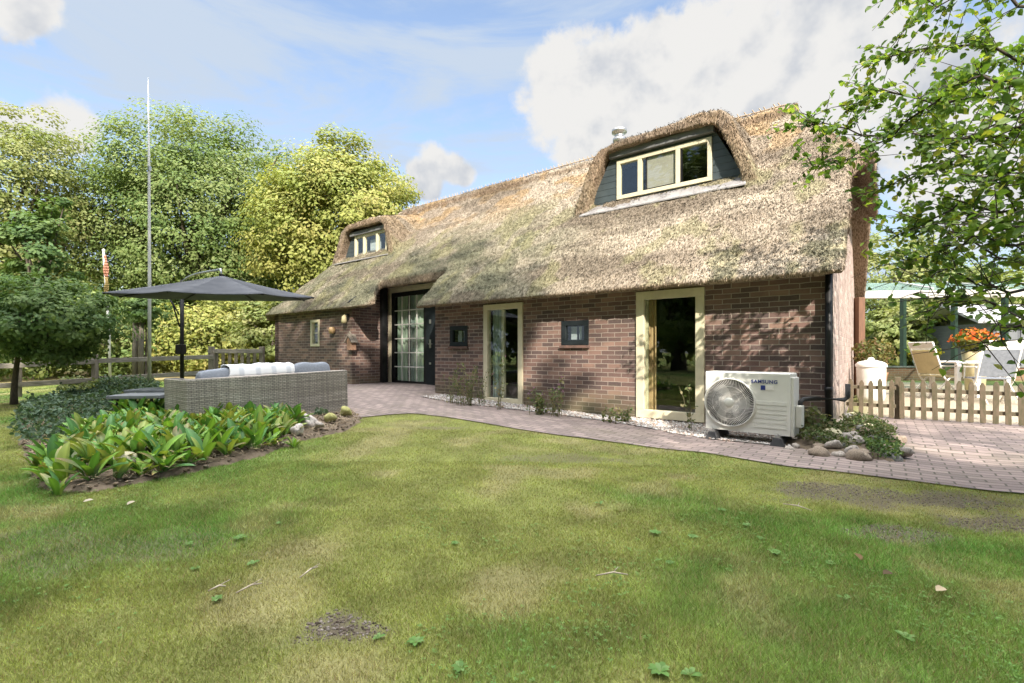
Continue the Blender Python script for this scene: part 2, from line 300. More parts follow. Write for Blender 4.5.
# ------------------------------------------------------------------ mesh helpers
class MB:
    def __init__(s): s.v = []; s.f = []; s.uv = {}
    def quad(s, p, uv=None):
        i = len(s.v); s.v += [tuple(q) for q in p]; s.f.append(tuple(range(i, i+len(p))))
        if uv: s.uv[len(s.f)-1] = uv
    def box(s, x0, x1, y0, y1, z0, z1, mat=None):
        c = [(x, y, z) for z in (z0, z1) for y in (y0, y1) for x in (x0, x1)]
        if mat is not None: c = [tuple(mat @ Vector(q)) for q in c]
        i = len(s.v); s.v += c
        for f in ((0,2,3,1),(4,5,7,6),(0,1,5,4),(2,6,7,3),(0,4,6,2),(1,3,7,5)): s.f.append(tuple(i+k for k in f))
        return s
    def bar(s, p, q, w, t, up=(0,0,1)):
        p, q = Vector(p), Vector(q); d = q-p; l = d.length; d.normalize(); u = Vector(up); x = d.cross(u)
        if x.length < 1e-4: x = d.cross(Vector((1,0,0)))
        x.normalize(); u = x.cross(d); m = Matrix((x, d, u)).transposed().to_4x4(); m.translation = p
        return s.box(-w/2, w/2, 0, l, -t/2, t/2, m)
    def tube(s, pts, rad, n=8, cap=True):
        pts = [Vector(p) for p in pts]; rad = [rad]*len(pts) if isinstance(rad, (int, float)) else rad; i0 = len(s.v); ref = None
        for k, p in enumerate(pts):
            d = (pts[min(k+1, len(pts)-1)]-pts[max(k-1, 0)]).normalized()
            if ref is None or abs(d.dot(ref)) > .97: ref = Vector((1,0,0)) if abs(d.x) < .8 else Vector((0,1,0))
            x = d.cross(ref).normalized(); y = d.cross(x); ref = -x.cross(d) if False else ref
            for j in range(n):
                a = 2*math.pi*j/n; s.v.append(tuple(p+(x*math.cos(a)+y*math.sin(a))*rad[k]))
        for k in range(len(pts)-1):
            for j in range(n):
                a = i0+k*n+j; b = i0+k*n+(j+1) % n; s.f.append((a, b, b+n, a+n))
        if cap: s.f.append(tuple(i0+j for j in range(n))[::-1]); s.f.append(tuple(i0+(len(pts)-1)*n+j for j in range(n)))
        return s
    def lathe(s, prof, n=20, c=(0,0,0)):
        i0 = len(s.v)
        for (r, z) in prof:
            for j in range(n):
                a = 2*math.pi*j/n; s.v.append((c[0]+r*math.cos(a), c[1]+r*math.sin(a), c[2]+z))
        for k in range(len(prof)-1):
            for j in range(n):
                a = i0+k*n+j; b = i0+k*n+(j+1) % n; s.f.append((a, b, b+n, a+n))
        return s
    def prism(s, lo, hi):
        n = len(lo); i = len(s.v); s.v += [tuple(p) for p in lo]+[tuple(p) for p in hi]
        s.f.append(tuple(i+k for k in range(n))[::-1]); s.f.append(tuple(i+n+k for k in range(n)))
        for k in range(n): s.f.append((i+k, i+(k+1) % n, i+n+(k+1) % n, i+n+k))
        return s
    def build(s, name, mat, parent=None, bevel=0.0, smooth=False, fix=True, seg=2):
        me = bpy.data.meshes.new(name); me.from_pydata(s.v, [], s.f)
        if s.uv:
            ul = me.uv_layers.new(name='UVMap')
            for fi, u in s.uv.items():
                for k, li in enumerate(me.polygons[fi].loop_indices): ul.data[li].uv = u[k]
        if fix and not s.uv:
            bm = bmesh.new(); bm.from_mesh(me); bmesh.ops.recalc_face_normals(bm, faces=bm.faces); bm.to_mesh(me); bm.free()
        return link(name, me, mat, parent, bevel, smooth, seg)
def link(name, me, mat, parent=None, bevel=0.0, smooth=False, seg=2):
    me.materials.append(mat); o = bpy.data.objects.new(name, me); COL.objects.link(o)
    if parent is not None: o.parent = parent
    if smooth: me.polygons.foreach_set('use_smooth', [True]*len(me.polygons))
    if bevel: b = o.modifiers.new('bevel', 'BEVEL'); b.width = bevel; b.segments = seg; b.limit_method = 'ANGLE'
    return o
def npmesh(name, V, Fc, colors=None, smooth=False):
    """V (n,3); Fc (m,k) all faces of k corners; colors per vertex (n,3)"""
    me = bpy.data.meshes.new(name); V = np.asarray(V, np.float32); Fc = np.asarray(Fc, np.int32); m, k = Fc.shape
    me.vertices.add(len(V)); me.vertices.foreach_set('co', V.ravel()); me.loops.add(m*k); me.loops.foreach_set('vertex_index', Fc.ravel())
    me.polygons.add(m); me.polygons.foreach_set('loop_start', np.arange(0, m*k, k, dtype=np.int32))
    if smooth: me.polygons.foreach_set('use_smooth', np.ones(m, bool))
    me.update(calc_edges=True)
    if colors is not None: setcol(me, colors)
    return me
def setcol(me, colors):
    at = me.color_attributes.new('Col', 'FLOAT_COLOR', 'POINT'); c = np.ones((len(me.vertices), 4), np.float32); c[:, :3] = colors; at.data.foreach_set('color', c.ravel())
def tag(o, label=None, cat=None, group=None, kind=None):
    if label: o['label'] = label
    if cat: o['category'] = cat
    if group: o['group'] = group
    if kind: o['kind'] = kind
    return o
def thing(name, label, cat, loc=(0,0,0), rz=0, group=None):
    o = bpy.data.objects.new(name, None); COL.objects.link(o); o.empty_display_size = .2; o.location = loc; o.rotation_euler = (0, 0, rz); return tag(o, label, cat, group)
def copy_tree(o, parent=None):
    c = o.copy(); COL.objects.link(c); c.parent = parent
    for ch in list(o.children): copy_tree(ch, c)
    return c

# ------------------------------------------------------------------ ground sheet, paving, gravel, beds
LAWN_EDGE = [(355,419),(385,415),(416,414),(450,418),(480,423),(520,430),(560,436),(630,445),(705,453.5),(786,467),(909,481.5),(1024,495)]
lawn_edge = [G(*p) for p in LAWN_EDGE]
BED_PX = [(24,452),(42,488),(80,494),(150,482),(205,470),(262,456),(300,442),(345,431),(362,420),(352,412),(300,420),(240,425),(186,424),(160,410),(118,403),(60,404),(20,415)]
bed = [G(*p) for p in BED_PX]
pave_poly_ab = None
path_up = []     # edge of the paving along the gravel, in (a,b)
def pave_polys():
    low = [ab(*p) for p in lawn_edge]
    low.sort(key=lambda q: -q[0])
    return low
low_ab = pave_polys()
pa = [(15.5,.2),(10.5,-.1),(9.9,-2.0),(8.9,-5.2),(7.2,-5.3),(6.3,-3.1)]+low_ab+[(-4.5,low_ab[-1][1]+.15),(-9,low_ab[-1][1]+.35)]
la = np.array([p[0] for p in pa][::-1]); lb = np.array([p[1] for p in pa][::-1])
def low_b(a): return np.interp(a, la, lb)
def up_b(a):     # the paving runs into the porch at the left, to the back terrace at the right
    a = np.asarray(a, float)
    return np.where(a > 10.12, .05, np.where(a > 7.1, 1.15, np.where(a > -.02, .05, 9.0)))
def in_pave(x, y):
    a, b = ab(np.asarray(x), np.asarray(y)); return (b > low_b(a)+.035) & (b < up_b(a)) & (a < 10.4) & (a > -9)
def lawncol(x, y):
    """colour of the turf (n,3): fresh green, moss-yellow and dry patches"""
    g = fbm(x*.55, y*.55, 11, 4); d = fbm(x*1.9+9, y*1.9, 23, 5); f = fbm(x*5, y*5, 31, 3)
    green = np.array([.125,.245,.055]); moss = np.array([.255,.285,.085]); dry = np.array([.345,.30,.155]); dirt = np.array([.105,.085,.072])
    w = sm((g-.40)/.26)[..., None]; c = moss*(1-w)+green*w
    w2 = (sm((d-.50)/.2)*.62)[..., None]; c = c*(1-w2)+dry*w2
    c = c*(.62+.76*f)[..., None]
    return c, dirt
def barespots():
    r = []
    for (px, py, s, e) in [(325,629,.115,1.9),(820,487,.20,2.0),(955,500,.28,2.2),(1000,525,.25,1.6),(900,535,.20,2.0),(700,450,.20,2.6),(448,428,.16,2.0),(30,545,.40,2.2),(560,458,.22,3.0),(870,497,.3,2.6),(110,545,.3,2.6)]:
        X, Y = G(px, py); r.append((X, Y, s, e))
    return [(q[0], q[1], q[2], q[3], {0:1.0, 1:.75, 2:.85, 3:.85, 4:.8, 9:.8}.get(i, .55)) for i, q in enumerate(r)]
BARE = barespots()
def bare(x, y):
    t = np.zeros(np.shape(x))
    n = (fbm(x*6, y*6, 41, 3)-.5)*1.3
    for (X, Y, s, e, g_) in BARE: t = np.maximum(t, g_*sm((1.15-np.sqrt(((x-X)/(s*e))**2+((y-Y)/s)**2)+n)/.6))
    return t
def axis(lo, hi, step, far):
    core = np.arange(lo, hi+1e-6, step); t = []; d = step; p = hi
    while p < far: d *= 1.5; p += d; t.append(p)
    u = []; d = step; p = lo
    while p > -far: d *= 1.5; p -= d; u.append(p)
    return np.concatenate([u[::-1], core, t])
gx = axis(-13, 13, .09, 500); gy = axis(0, 14, .09, 500)
XX, YY = np.meshgrid(gx, gy); ZZ = gz(XX, YY)
c, dirt = lawncol(XX.ravel(), YY.ravel()); bt_ = bare(XX.ravel(), YY.ravel())[:, None]
c = c*.8*(1-bt_)+dirt*bt_
yy = YY.ravel(); xx = XX.ravel(); aa, bb = ab(xx, yy)
strip = (sm((yy-.45*xx*0-15.5-.05*xx)/1.5)*(1-sm((yy-24)/3))*sm((-xx-2)/2))[:, None]; c = c*(1-.8*strip)+np.array([.36,.27,.14])*.8*strip
bk = (sm((-aa-.0)/.5)*sm((bb-2.4)/.3)*(1-sm((bb-11)/1)))[:, None]; c = c*(1-bk)+np.array([.42,.36,.28])*bk
nx, ny = len(gx), len(gy); idx = np.arange(nx*ny).reshape(ny, nx)
Fq = np.stack([idx[:-1,:-1], idx[:-1,1:], idx[1:,1:], idx[1:,:-1]], -1).reshape(-1, 4)
ground = link('lawn', npmesh('lawn', np.stack([XX.ravel(), YY.ravel(), ZZ.ravel()], 1), Fq, c, True), groundmat()); tag(ground, kind='structure')
def strip_sheet(name, mat, a_list, blo, bhi, nb, dz, kind='structure', uvs=(1,1)):
    V = []; UV = []
    for a in a_list:
        b0, b1 = float(blo(a)), float(bhi(a))
        for j in range(nb+1):
            b = b0+(b1-b0)*j/nb; x, y = wxy(a, b); V.append((x, y, gzf(x, y)+dz)); UV.append((a*uvs[0]+50, b*uvs[1]+50))
    n = nb+1; mb = MB(); mb.v = V
    for i in range(len(a_list)-1):
        for j in range(nb):
            q = (i*n+j, i*n+j+1, (i+1)*n+j+1, (i+1)*n+j); mb.f.append(q); mb.uv[len(mb.f)-1] = [UV[k] for k in q]
    o = mb.build(name, mat); tag(o, kind=kind); return o
pave = pavemat('concrete_pavers', (.095,.074,.070), (.165,.128,.119), (.235,.185,.170))
avals = sorted(set([round(v, 3) for v in np.arange(-.02, 10.4, .12)]+[7.1, 7.101, 10.12, 10.121]))
strip_sheet('garden_path', pave, avals, low_b, up_b, 22, .013)
strip_sheet('patio', pave, list(np.arange(-9, -.16, .15))+[-.02], low_b, lambda a: 2.62, 30, .013)
# gravel strip along the foot of the front wall
def grav_lo(a): return -.62-.12*math.sin(a*1.3)-(.15 if a < 2 else 0)*min(1, (2-a))
strip_sheet('gravel_bed', pmat('gravel_base', (.40,.36,.32), (.26,.23,.20), 40, .95, .8), list(np.arange(-.1, 6.9, .15)), lambda a: grav_lo(a)+.03, lambda a: .02, 6, .020)
rng = np.random.default_rng(5)
ico = None
def icodata(sub=1):
    bm = bmesh.new(); bmesh.ops.create_icosphere(bm, subdivisions=sub, radius=1.0); v = np.array([q.co[:] for q in bm.verts]); f = np.array([[q.index for q in p.verts] for p in bm.faces]); bm.free(); return v, f
IV, IF = icodata(1)
def pebbles(name, pts, smin, smax, cols, kind, mat):
    n = len(pts); s = rng.uniform(smin, smax, (n, 1, 1))*rng.uniform(.6, 1.3, (n, 1, 3))*np.array([1, 1, .62])
    an = rng.uniform(0, 6.28, n); V = IV[None]*s; ca, sa = np.cos(an)[:, None], np.sin(an)[:, None]
    X = V[..., 0]*ca-V[..., 1]*sa; Y = V[..., 0]*sa+V[..., 1]*ca; V = np.stack([X, Y, V[..., 2]], -1)+pts[:, None, :]
    Fs = IF[None]+(np.arange(n)*len(IV))[:, None, None]; cc = cols[rng.integers(0, len(cols), n)]*rng.uniform(.7, 1.25, (n, 1)); cc = np.repeat(cc, len(IV), 0)
    return tag(link(name, npmesh(name, V.reshape(-1, 3), Fs.reshape(-1, 3), cc, True), mat), kind=kind)
pa_ = rng.uniform(-.1, 6.8, 5200); pb_ = np.array([grav_lo(a) for a in pa_]); pb_ = pb_+(0-pb_)*rng.uniform(0, 1, len(pa_))**1.15
px_, py_ = wxy(pa_, pb_); pebbles('pebble_gravel', np.stack([px_, py_, gz(px_, py_)+.024], 1), .010, .024, np.array([[.55,.52,.49],[.42,.38,.35],[.30,.27,.25],[.62,.60,.58],[.36,.27,.22]]), 'stuff', M['pebble'])
# soil of the leafy bed and the corner rockery
def soil_sheet(name, poly, dz, hump=0.0):
    xs = [p[0] for p in poly]; ys = [p[1] for p in poly]; st = .07; gx_ = np.arange(min(xs), max(xs)+st, st); gy_ = np.arange(min(ys), max(ys)+st, st)
    A, Bq = np.meshgrid(gx_, gy_); ins = inpoly(A, Bq, poly)
    d = np.full(A.shape, 9.0)
    for i in range(len(poly)):
        x0, y0 = poly[i]; x1, y1 = poly[(i+1) % len(poly)]; l2 = (x1-x0)**2+(y1-y0)**2; t = np.clip(((A-x0)*(x1-x0)+(Bq-y0)*(y1-y0))/l2, 0, 1); d = np.minimum(d, np.hypot(A-x0-t*(x1-x0), Bq-y0-t*(y1-y0)))
    Z = gz(A, Bq)+np.where(ins, dz+hump*sm(d/.5)+(fbm(A*4, Bq*4, 77, 3)-.5)*.06, -.03)
    idx = np.arange(A.size).reshape(A.shape); k = ins[:-1,:-1] | ins[1:,:-1] | ins[:-1,1:] | ins[1:,1:]
    Fq = np.stack([idx[:-1,:-1], idx[:-1,1:], idx[1:,1:], idx[1:,:-1]], -1)[k]
    o = link(name, npmesh(name, np.stack([A.ravel(), Bq.ravel(), Z.ravel()], 1), Fq, None, True), M['soil']); tag(o, kind='structure')
    def hfun(x, y):
        dm = 9.0
        for i in range(len(poly)):
            x0, y0 = poly[i]; x1, y1 = poly[(i+1) % len(poly)]; l2 = (x1-x0)**2+(y1-y0)**2; t = min(1, max(0, ((x-x0)*(x1-x0)+(y-y0)*(y1-y0))/l2)); dm = min(dm, math.hypot(x-x0-t*(x1-x0), y-y0-t*(y1-y0)))
        return gzf(x, y)+dz+hump*float(sm(dm/.5))+(float(fbm(x*4, y*4, 77, 3))-.5)*.06
    return hfun
bed_h = soil_sheet('flower_bed', bed, .03, .08)
ROCK_PX = [(764,444),(800,450),(860,459),(905,464),(900,440),(876,424),(845,418),(836,428),(815,437)]
rockpoly = [G(*p) for p in ROCK_PX]
rock_h = soil_sheet('rockery_bed', rockpoly, .04, .10)

# ------------------------------------------------------------------ grass blades
def make_grass():
    P = []
    for (y0, y1, dens) in ((1.35, 2.2, 40000), (2.2, 3.2, 26000), (3.2, 4.6, 14000), (4.6, 6.4, 6500), (6.4, 9.5, 2800), (9.5, 15, 700)):
        x0, x1 = -1.25*y1-1.7, 1.2*y1+1.7; x0 = max(x0, -15); x1 = min(x1, 8.5); n = int((x1-x0)*(y1-y0)*dens); P.append(np.stack([rng.uniform(x0, x1, n), rng.uniform(y0, y1, n)], 1))
    P = np.concatenate(P); x, y = P[:, 0], P[:, 1]
    keep = np.abs(x) < 1.25*y+1.8
    jx = x+(fbm(x*6, y*6, 61, 3)-.5)*.30; jy = y+(fbm(x*6, y*6, 67, 3)-.5)*.30
    keep &= ~in_pave(jx, jy); keep &= ~inpoly(jx, jy, bed); keep &= ~inpoly(x, y, rockpoly)
    a, b = ab(x, y); keep &= ~((b > -.5) & (a > -9) & (a < 14.4))
    keep &= rng.uniform(0, 1, len(x)) > bare(x, y)*1.02
    dd = fbm(x*1.9+9, y*1.9, 23, 5); keep &= rng.uniform(0, 1, len(x)) > sm((dd-.5)/.25)*.45
    x, y = x[keep], y[keep]; n = len(x); z = gz(x, y)
    g = fbm(x*.55, y*.55, 11, 4); tuft = fbm(x*3.2, y*3.2, 51, 3)
    h = .56*(.016+.028*sm((g-.35)/.3)*rng.uniform(.4, 1.2, n)+.014*rng.uniform(0, 1, n))*(.65+.8*tuft); w = rng.uniform(.0007, .0016, n)*(1+.24*y)
    an = rng.uniform(0, 6.28, n); ln = rng.uniform(.1, 1.5, n)*h; la_ = rng.uniform(0, 6.28, n)
    dx, dy = np.cos(an)*w, np.sin(an)*w; tx, ty = np.cos(la_)*ln, np.sin(la_)*ln
    V = np.empty((n, 3, 3)); V[:, 0] = np.stack([x-dx, y-dy, z-.004], 1); V[:, 1] = np.stack([x+dx, y+dy, z-.004], 1); V[:, 2] = np.stack([x+tx, y+ty, z+h], 1)
    c, _ = lawncol(x, y); r = rng.uniform(0, 1, n)[:, None]; c = c*(.55+.95*rng.uniform(0, 1, n)[:, None])
    dryb = (r < .16); c = np.where(dryb, np.array([.30,.235,.12])*(.6+.6*rng.uniform(0, 1, (n, 1))), c)
    V = V.reshape(-1, 3); Fc = np.arange(n*3).reshape(-1, 3); C = np.repeat(c, 3, 0)
    # clover and moss leaflets low in the turf
    cl = fbm(x*1.1+3, y*1.1, 91, 3); kq = (rng.uniform(0, 1, n) < .022*sm((cl-.46)/.2)) & (y < 6); m = int(kq.sum()); P = np.stack([x[kq], y[kq], z[kq]+.5*h[kq]+.004], 1); sz = rng.uniform(.004, .009, m)*(1+.1*y[kq]); a0 = rng.uniform(0, 6.28, m); tri = []
    for q in range(3):
        a1 = a0+2.09*q; tri.append(np.stack([P, P+np.stack([np.cos(a1-.55)*sz, np.sin(a1-.55)*sz, .3*sz], 1), P+np.stack([np.cos(a1+.55)*sz, np.sin(a1+.55)*sz, .3*sz], 1)], 1))
    T = np.concatenate(tri).reshape(-1, 3); k0 = len(V); V = np.concatenate([V, T]); Fc = np.concatenate([Fc, k0+np.arange(len(T)).reshape(-1, 3)]); C = np.concatenate([C, np.tile(np.array([[.13,.24,.07]]), (len(T), 1))*rng.uniform(.7, 1.4, (len(T), 1))])
    return tag(link('lawn_grass', npmesh('lawn_grass', V, Fc, C), M['grass']), kind='stuff')
make_grass()
xb = []; 
for (X, Y, s_, e_, g_) in BARE[:5]: q = rng.normal(0, .8, (900, 2))*np.array([s_*e_, s_]); xb.append(q+np.array([X, Y]))
xb = np.concatenate(xb); xb = xb[bare(xb[:, 0], xb[:, 1]) > .45]
pebbles('soil_crumbs', np.stack([xb[:, 0], xb[:, 1], gz(xb[:, 0], xb[:, 1])+.001], 1), .002, .008, np.array([[.12,.095,.08],[.17,.14,.12],[.08,.062,.05],[.24,.21,.19]]), 'stuff', M['mulch'])

# ------------------------------------------------------------------ farmhouse
house = thing('farmhouse', 'long brick farmhouse under a thatched roof with two dormers and a recessed glazed door', 'house', (OX, OY, 0), HROT)
# everything below is in the house frame: x = -a (to the right), y = b (inwards)
def wall(mb, p0, d, n, L0, L1, z0, z1, th, holes):
    """wall along direction d from p0, thickness th along n; holes (l0,l1,z0,z1)"""
    ls = sorted({L0, L1} | {v for h in holes for v in h[:2]}); zs = sorted({z0, z1} | {v for h in holes for v in h[2:]})
    def solid(i, j):
        if i < 0 or j < 0 or i >= len(ls)-1 or j >= len(zs)-1: return False
        lm, zm = (ls[i]+ls[i+1])/2, (zs[j]+zs[j+1])/2
        return not any(h[0] < lm < h[1] and h[2] < zm < h[3] for h in holes)
    def P(l, z, t): return (p0[0]+d[0]*l+n[0]*t, p0[1]+d[1]*l+n[1]*t, z)
    for i in range(len(ls)-1):
        for j in range(len(zs)-1):
            if not solid(i, j): continue
            a, b_, c_, e = ls[i], ls[i+1], zs[j], zs[j+1]; uv = [(a, c_), (b_, c_), (b_, e), (a, e)]
            mb.quad([P(a, c_, 0), P(b_, c_, 0), P(b_, e, 0), P(a, e, 0)], uv); mb.quad([P(a, c_, th), P(a, e, th), P(b_, e, th), P(b_, c_, th)], [uv[0], uv[3], uv[2], uv[1]])
            for (di, dj, q, u) in ((-1,0,((a,c_),(a,e)),0), (1,0,((b_,c_),(b_,e)),0), (0,-1,((a,c_),(b_,c_)),1), (0,1,((a,e),(b_,e)),1)):
                if not solid(i+di, j+dj):
                    (l0, w0), (l1, w1) = q
                    mb.quad([P(l0, w0, 0), P(l1, w1, 0), P(l1, w1, th), P(l0, w0, th)], [(l0, w0), (l1, w1), (l1+(0 if u else th), w1+(th if u else 0)), (l0+(0 if u else th), w0+(th if u else 0))])
W2 = (1.521, 2.558, .03, 1.99); W1 = (4.758, 5.717, .06, 1.975); SA = (3.397, 3.935, 1.166, 1.59); SB = (6.154, 6.66, 1.167, 1.59); WL = (11.62, 12.08, 1.20, 1.94)
mb = MB(); wall(mb, (0, 0), (-1, 0), (0, 1), 0, 7.1, -.25, 2.34, .24, [W2, W1, SA, SB]); mb.build('front_wall', M['brick'], house)
mb = MB(); wall(mb, (0, 0), (-1, 0), (0, 1), 10.12, 14.1, -.25, 2.36, .24, [WL]); mb.build('wing_wall', M['brick'], house)
mb = MB(); pass
for (x, t) in ((-10.12, -1), (-7.1, 1)):
    mb = MB(); q0 = [(.24,-.25),(1.22,-.25),(1.22,3.30),(.24,2.36)]
    mb.quad([(x, y, z) for y, z in q0], [(y, z) for y, z in q0]); mb.quad([(x+t*.24, y, z) for y, z in q0][::-1], [(y, z) for y, z in q0][::-1]); mb.build('porch_wall', M['brick'], house)
gab = MB()
wall(gab, (0, 0.002), (0, 1), (-1, 0), 0, 6.6, -.25, 2.2, .24, [])
gp = [(0, 2.2), (6.6, 2.2), (5.0, 3.75), (1.6, 3.75)]
gab.quad([(-.0, y, z) for (y, z) in gp], [(y, z) for (y, z) in gp]); gab.build('gable_wall', brickmat('sunlit_gable_brick', [(0.0, (.30,.22,.19)), (.5, (.42,.32,.28)), (1.0, (.52,.43,.38))]), house)  # gable bricks coloured paler to stand for the strong sun on them
mb = MB(); wall(mb, (-14.1, 0), (0, 1), (1, 0), 0, 6.6, -.25, 2.3, .24, []); wall(mb, (0, 6.6), (-1, 0), (0, -1), 0, 14.1, -.25, 2.3, .24, []); mb.build('rear_wall', M['brick'], house)
# dark interior: rear partition, floor
mb = MB(); mb.box(-14, -.3, 3.2, 3.3, -.1, 4.8); mb.box(-7.35, -.3, .3, 3.2, -.08, -.02); mb.box(-14, -10.4, .3, 3.2, 2.42, 2.46); mb.box(-6.85, -.3, .3, 3.2, 2.42, 2.46); mb.box(-9.87, -7.35, 2.4, 2.5, 0, 2.9); mb.build('interior_partition', M['room'], house)
# timber windows
def frame_window(name, a0, a1, z0, z1, w, dep, b, mat, parent=house, pane_name='pane', bars=None, lab=None):
    m_ = MB(); m_.box(-a1, -a0, b, b+dep, z0, z0+w); m_.box(-a1, -a0, b, b+dep, z1-w, z1); m_.box(-a1, -a1+w, b, b+dep, z0+w, z1-w); m_.box(-a0-w, -a0, b, b+dep, z0+w, z1-w)
    o = m_.build(name, mat, parent, .006); 
    if lab: o['label'] = lab
    g = MB(); g.box(-a1+w, -a0-w, b+dep*.5, b+dep*.5+.006, z0+w, z1-w); g.build(pane_name, M['glass'], o)
    return o
w2 = frame_window('tall_window', W2[0]+.004, W2[1]-.004, W2[2]+.004, W2[3]-.004, .125, .11, -.03, M['cream'], lab='wide cream framed full-height window beside the heat pump')
m_ = MB(); m_.box(-2.42, -2.30, .17, .21, .10, 1.93); 
cv = MB()
def curtain(a0, a1, b, z0, z1, mat, parent, name='curtain', amp=.02, k=26):
    m_ = MB(); n = max(8, int((a1-a0)*60)); 
    for i in range(n):
        p = []
        for t in (i/n, (i+1)/n): a = a0+(a1-a0)*t; p.append((-a, b+amp*math.sin(a*k*2.4)+amp*.5*math.sin(a*k*5.1)))
        m_.quad([(p[0][0], p[0][1], z0), (p[1][0], p[1][1], z0), (p[1][0], p[1][1], z1), (p[0][0], p[0][1], z1)])
    return m_.build(name, mat, parent, smooth=True, fix=False)
curtain(2.29, 2.44, .15, .10, 2.0, M['curtain'], w2)
m_ = MB(); m_.box(-2.43, -2.40, .08, .11, .16, 1.86); m_.build('inner_post', M['cream'], w2)
w1 = frame_window('tall_window', W1[0]+.004, W1[1]-.004, W1[2]+.004, W1[3]-.004, .105, .11, -.03, M['cream'], lab='narrower cream framed full-height window with a pale drape')
curtain(5.36, 5.60, .14, .1, 2.0, M['blueblind'], w1); m_ = MB(); m_.box(-5.34, -5.27, .08, .13, .17, 1.86); m_.box(-5.15, -4.87, .8, 1.2, .4, .9); m_.build('inner_post', M['cream'], w1)
for (S, lab) in ((SA, 'wider dark square window with a pale curtain pair'), (SB, 'small dark square window left of the tall window')):
    s = frame_window('small_window', S[0]+.003, S[1]-.003, S[2]+.003, S[3]-.003, .085, .08, -.012, M['dark'], lab=lab)
    am = (S[0]+S[1])/2; zc0, zc1 = S[2]+.1, S[3]-.1
    m_ = MB()
    if S is SA: m_.box(-am-.14, -am-.03, .12, .13, zc0, zc1); m_.box(-am+.02, -am+.07, .12, .13, zc0, zc1)
    else: m_.box(-am-.13, -am-.02, .12, .13, zc0, zc1); m_.box(-am+.03, -am+.1, .12, .13, zc0, zc1)
    m_.build('curtain', M['lightfab'], s)
    m_ = MB(); m_.box(-S[1]-.02, -S[0]+.02, -.045, .05, S[2]-.05, S[2]-.002); m_.build('sill', pmat('brick_sill', (.16,.09,.07), (.09,.06,.05), 9, .9, .4), s, .004)
wl = frame_window('wing_window', WL[0]+.003, WL[1]-.003, WL[2]+.003, WL[3]-.003, .075, .09, -.015, M['cream'], lab='narrow cream framed window of the far wing')
m_ = MB(); m_.box(-WL[1]+.07, -WL[0]-.07, .02, .045, 1.56, 1.585); m_.build('glazing_bar', M['cream'], wl)
# recessed terrace door
dr = MB(); DB = 1.10
dr.box(-10.10, -9.98, DB, DB+.12, .10, 2.78); dr.box(-9.98, -7.12, DB, DB+.12, 2.64, 2.78)
door = dr.build('terrace_door', M['cream'], house, .006)
fr = MB(); fr.box(-9.97, -9.86, DB+.01, DB+.08, .16, 2.63); fr.box(-8.70, -8.60, DB+.01, DB+.08, .16, 2.63); fr.box(-9.86, -8.70, DB+.01, DB+.08, .16, .29); fr.box(-9.86, -8.70, DB+.01, DB+.08, 2.52, 2.63); fr.build('door_frame', M['black'], door, .005)
gb = MB()
for k in range(1, 4): a = 8.70+(9.86-8.70)*k/4; gb.box(-a-.012, -a+.012, DB+.028, DB+.052, .29, 2.52)
for k in range(1, 6): z = .29+2.23*k/6; gb.box(-9.86, -8.70, DB+.024, DB+.056, z-.013, z+.013)
gb.build('glazing_bars', M['white'], door)
g = MB(); g.box(-9.86, -8.70, DB+.060, DB+.066, .29, 2.52); g.build('pane', M['glass'], door)
lf = MB(); lf.box(-8.58, -7.35, DB-.02, DB+.04, .16, 2.63); leaf_o = lf.build('door_leaf', M['dark'], door, .006)
hd = MB(); hd.tube([(-8.42, DB-.025, 1.25), (-8.42, DB-.08, 1.25), (-8.30, DB-.08, 1.25)], .012, 8); hd.box(-8.45, -8.39, DB-.032, DB-.021, 1.15, 1.36); hd.build('handle', M['steel'], leaf_o)
for (z0, z1) in ((1.76, 1.86), (.74, .79)): hd = MB(); hd.box(-8.45, -8.39, DB-.035, DB-.021, z0, z1); hd.build('lock', M['steel'], leaf_o)
curtain(9.45, 9.83, DB+.13, .2, 2.6, M['sheer'], door, 'drape', .03, 14); curtain(8.72, 9.12, DB+.13, .2, 2.6, M['sheer'], door, 'drape', .03, 14); curtain(9.18, 9.36, DB+.14, .2, 2.6, M['blueblind'], door, 'drape', .02, 14)
ps = MB(); ps.box(-10.10, -9.975, .83, .985, .0, 3.05); ps.build('porch_post', M['black'], house, .006)
ln = MB(); ln.box(-10.1, -7.12, 1.0, 1.25, 2.785, 3.25); ln.build('porch_lintel', M['dark'], house)
# fascia under the left eave cut
ls_ = MB(); ls_.bar((-10.06, -.12, 2.22), (-10.06, .95, 3.02), .05, .18); ls_.build('barge_board', M['black'], house)

# thatch: overlapping solids fused by a voxel remesh, then roughened
KS = .98; ZE = 2.02; BE = -.40
def ztop(b): return ZE+KS*(b-BE)
TH = .27
parts = MB()
def slab(poly, f, th=TH): parts.prism([(-a, b, f(a, b)-th) for a, b in poly], [(-a, b, f(a, b)) for a, b in poly])
near = lambda a, b: ztop(b)
far_ = lambda a, b: ztop(6.6-b)
lefth = lambda a, b: 5.65-(a-12.2)*1.63
righth = lambda a, b: 5.65-(.9-a)*1.265
def eave(a0, a1, be, s0=0.0, s1=0.0):
    # thin-lipped eave: the top of the thatch runs out to a sharp lower edge
    prof = [(be, ztop(be)), (be+.30, ztop(be+.30)), (be+.30, ztop(be+.30)-.27), (be+.06, ztop(be)-.055)]
    parts.prism([(-a0, b, z) for b, z in prof], [(-a1, b, z) for b, z in prof])
D1 = (1.45, 4.15, 1.70, 3.0); D2 = (10.75, 12.75, 1.70, 3.0)
slab([(-.15,BE+.26),(7.28,BE+.26),(7.25,.5),(7.25,1.75),(-.30,1.75),(-.15,1.4)], near); eave(-.15, 7.30, BE)
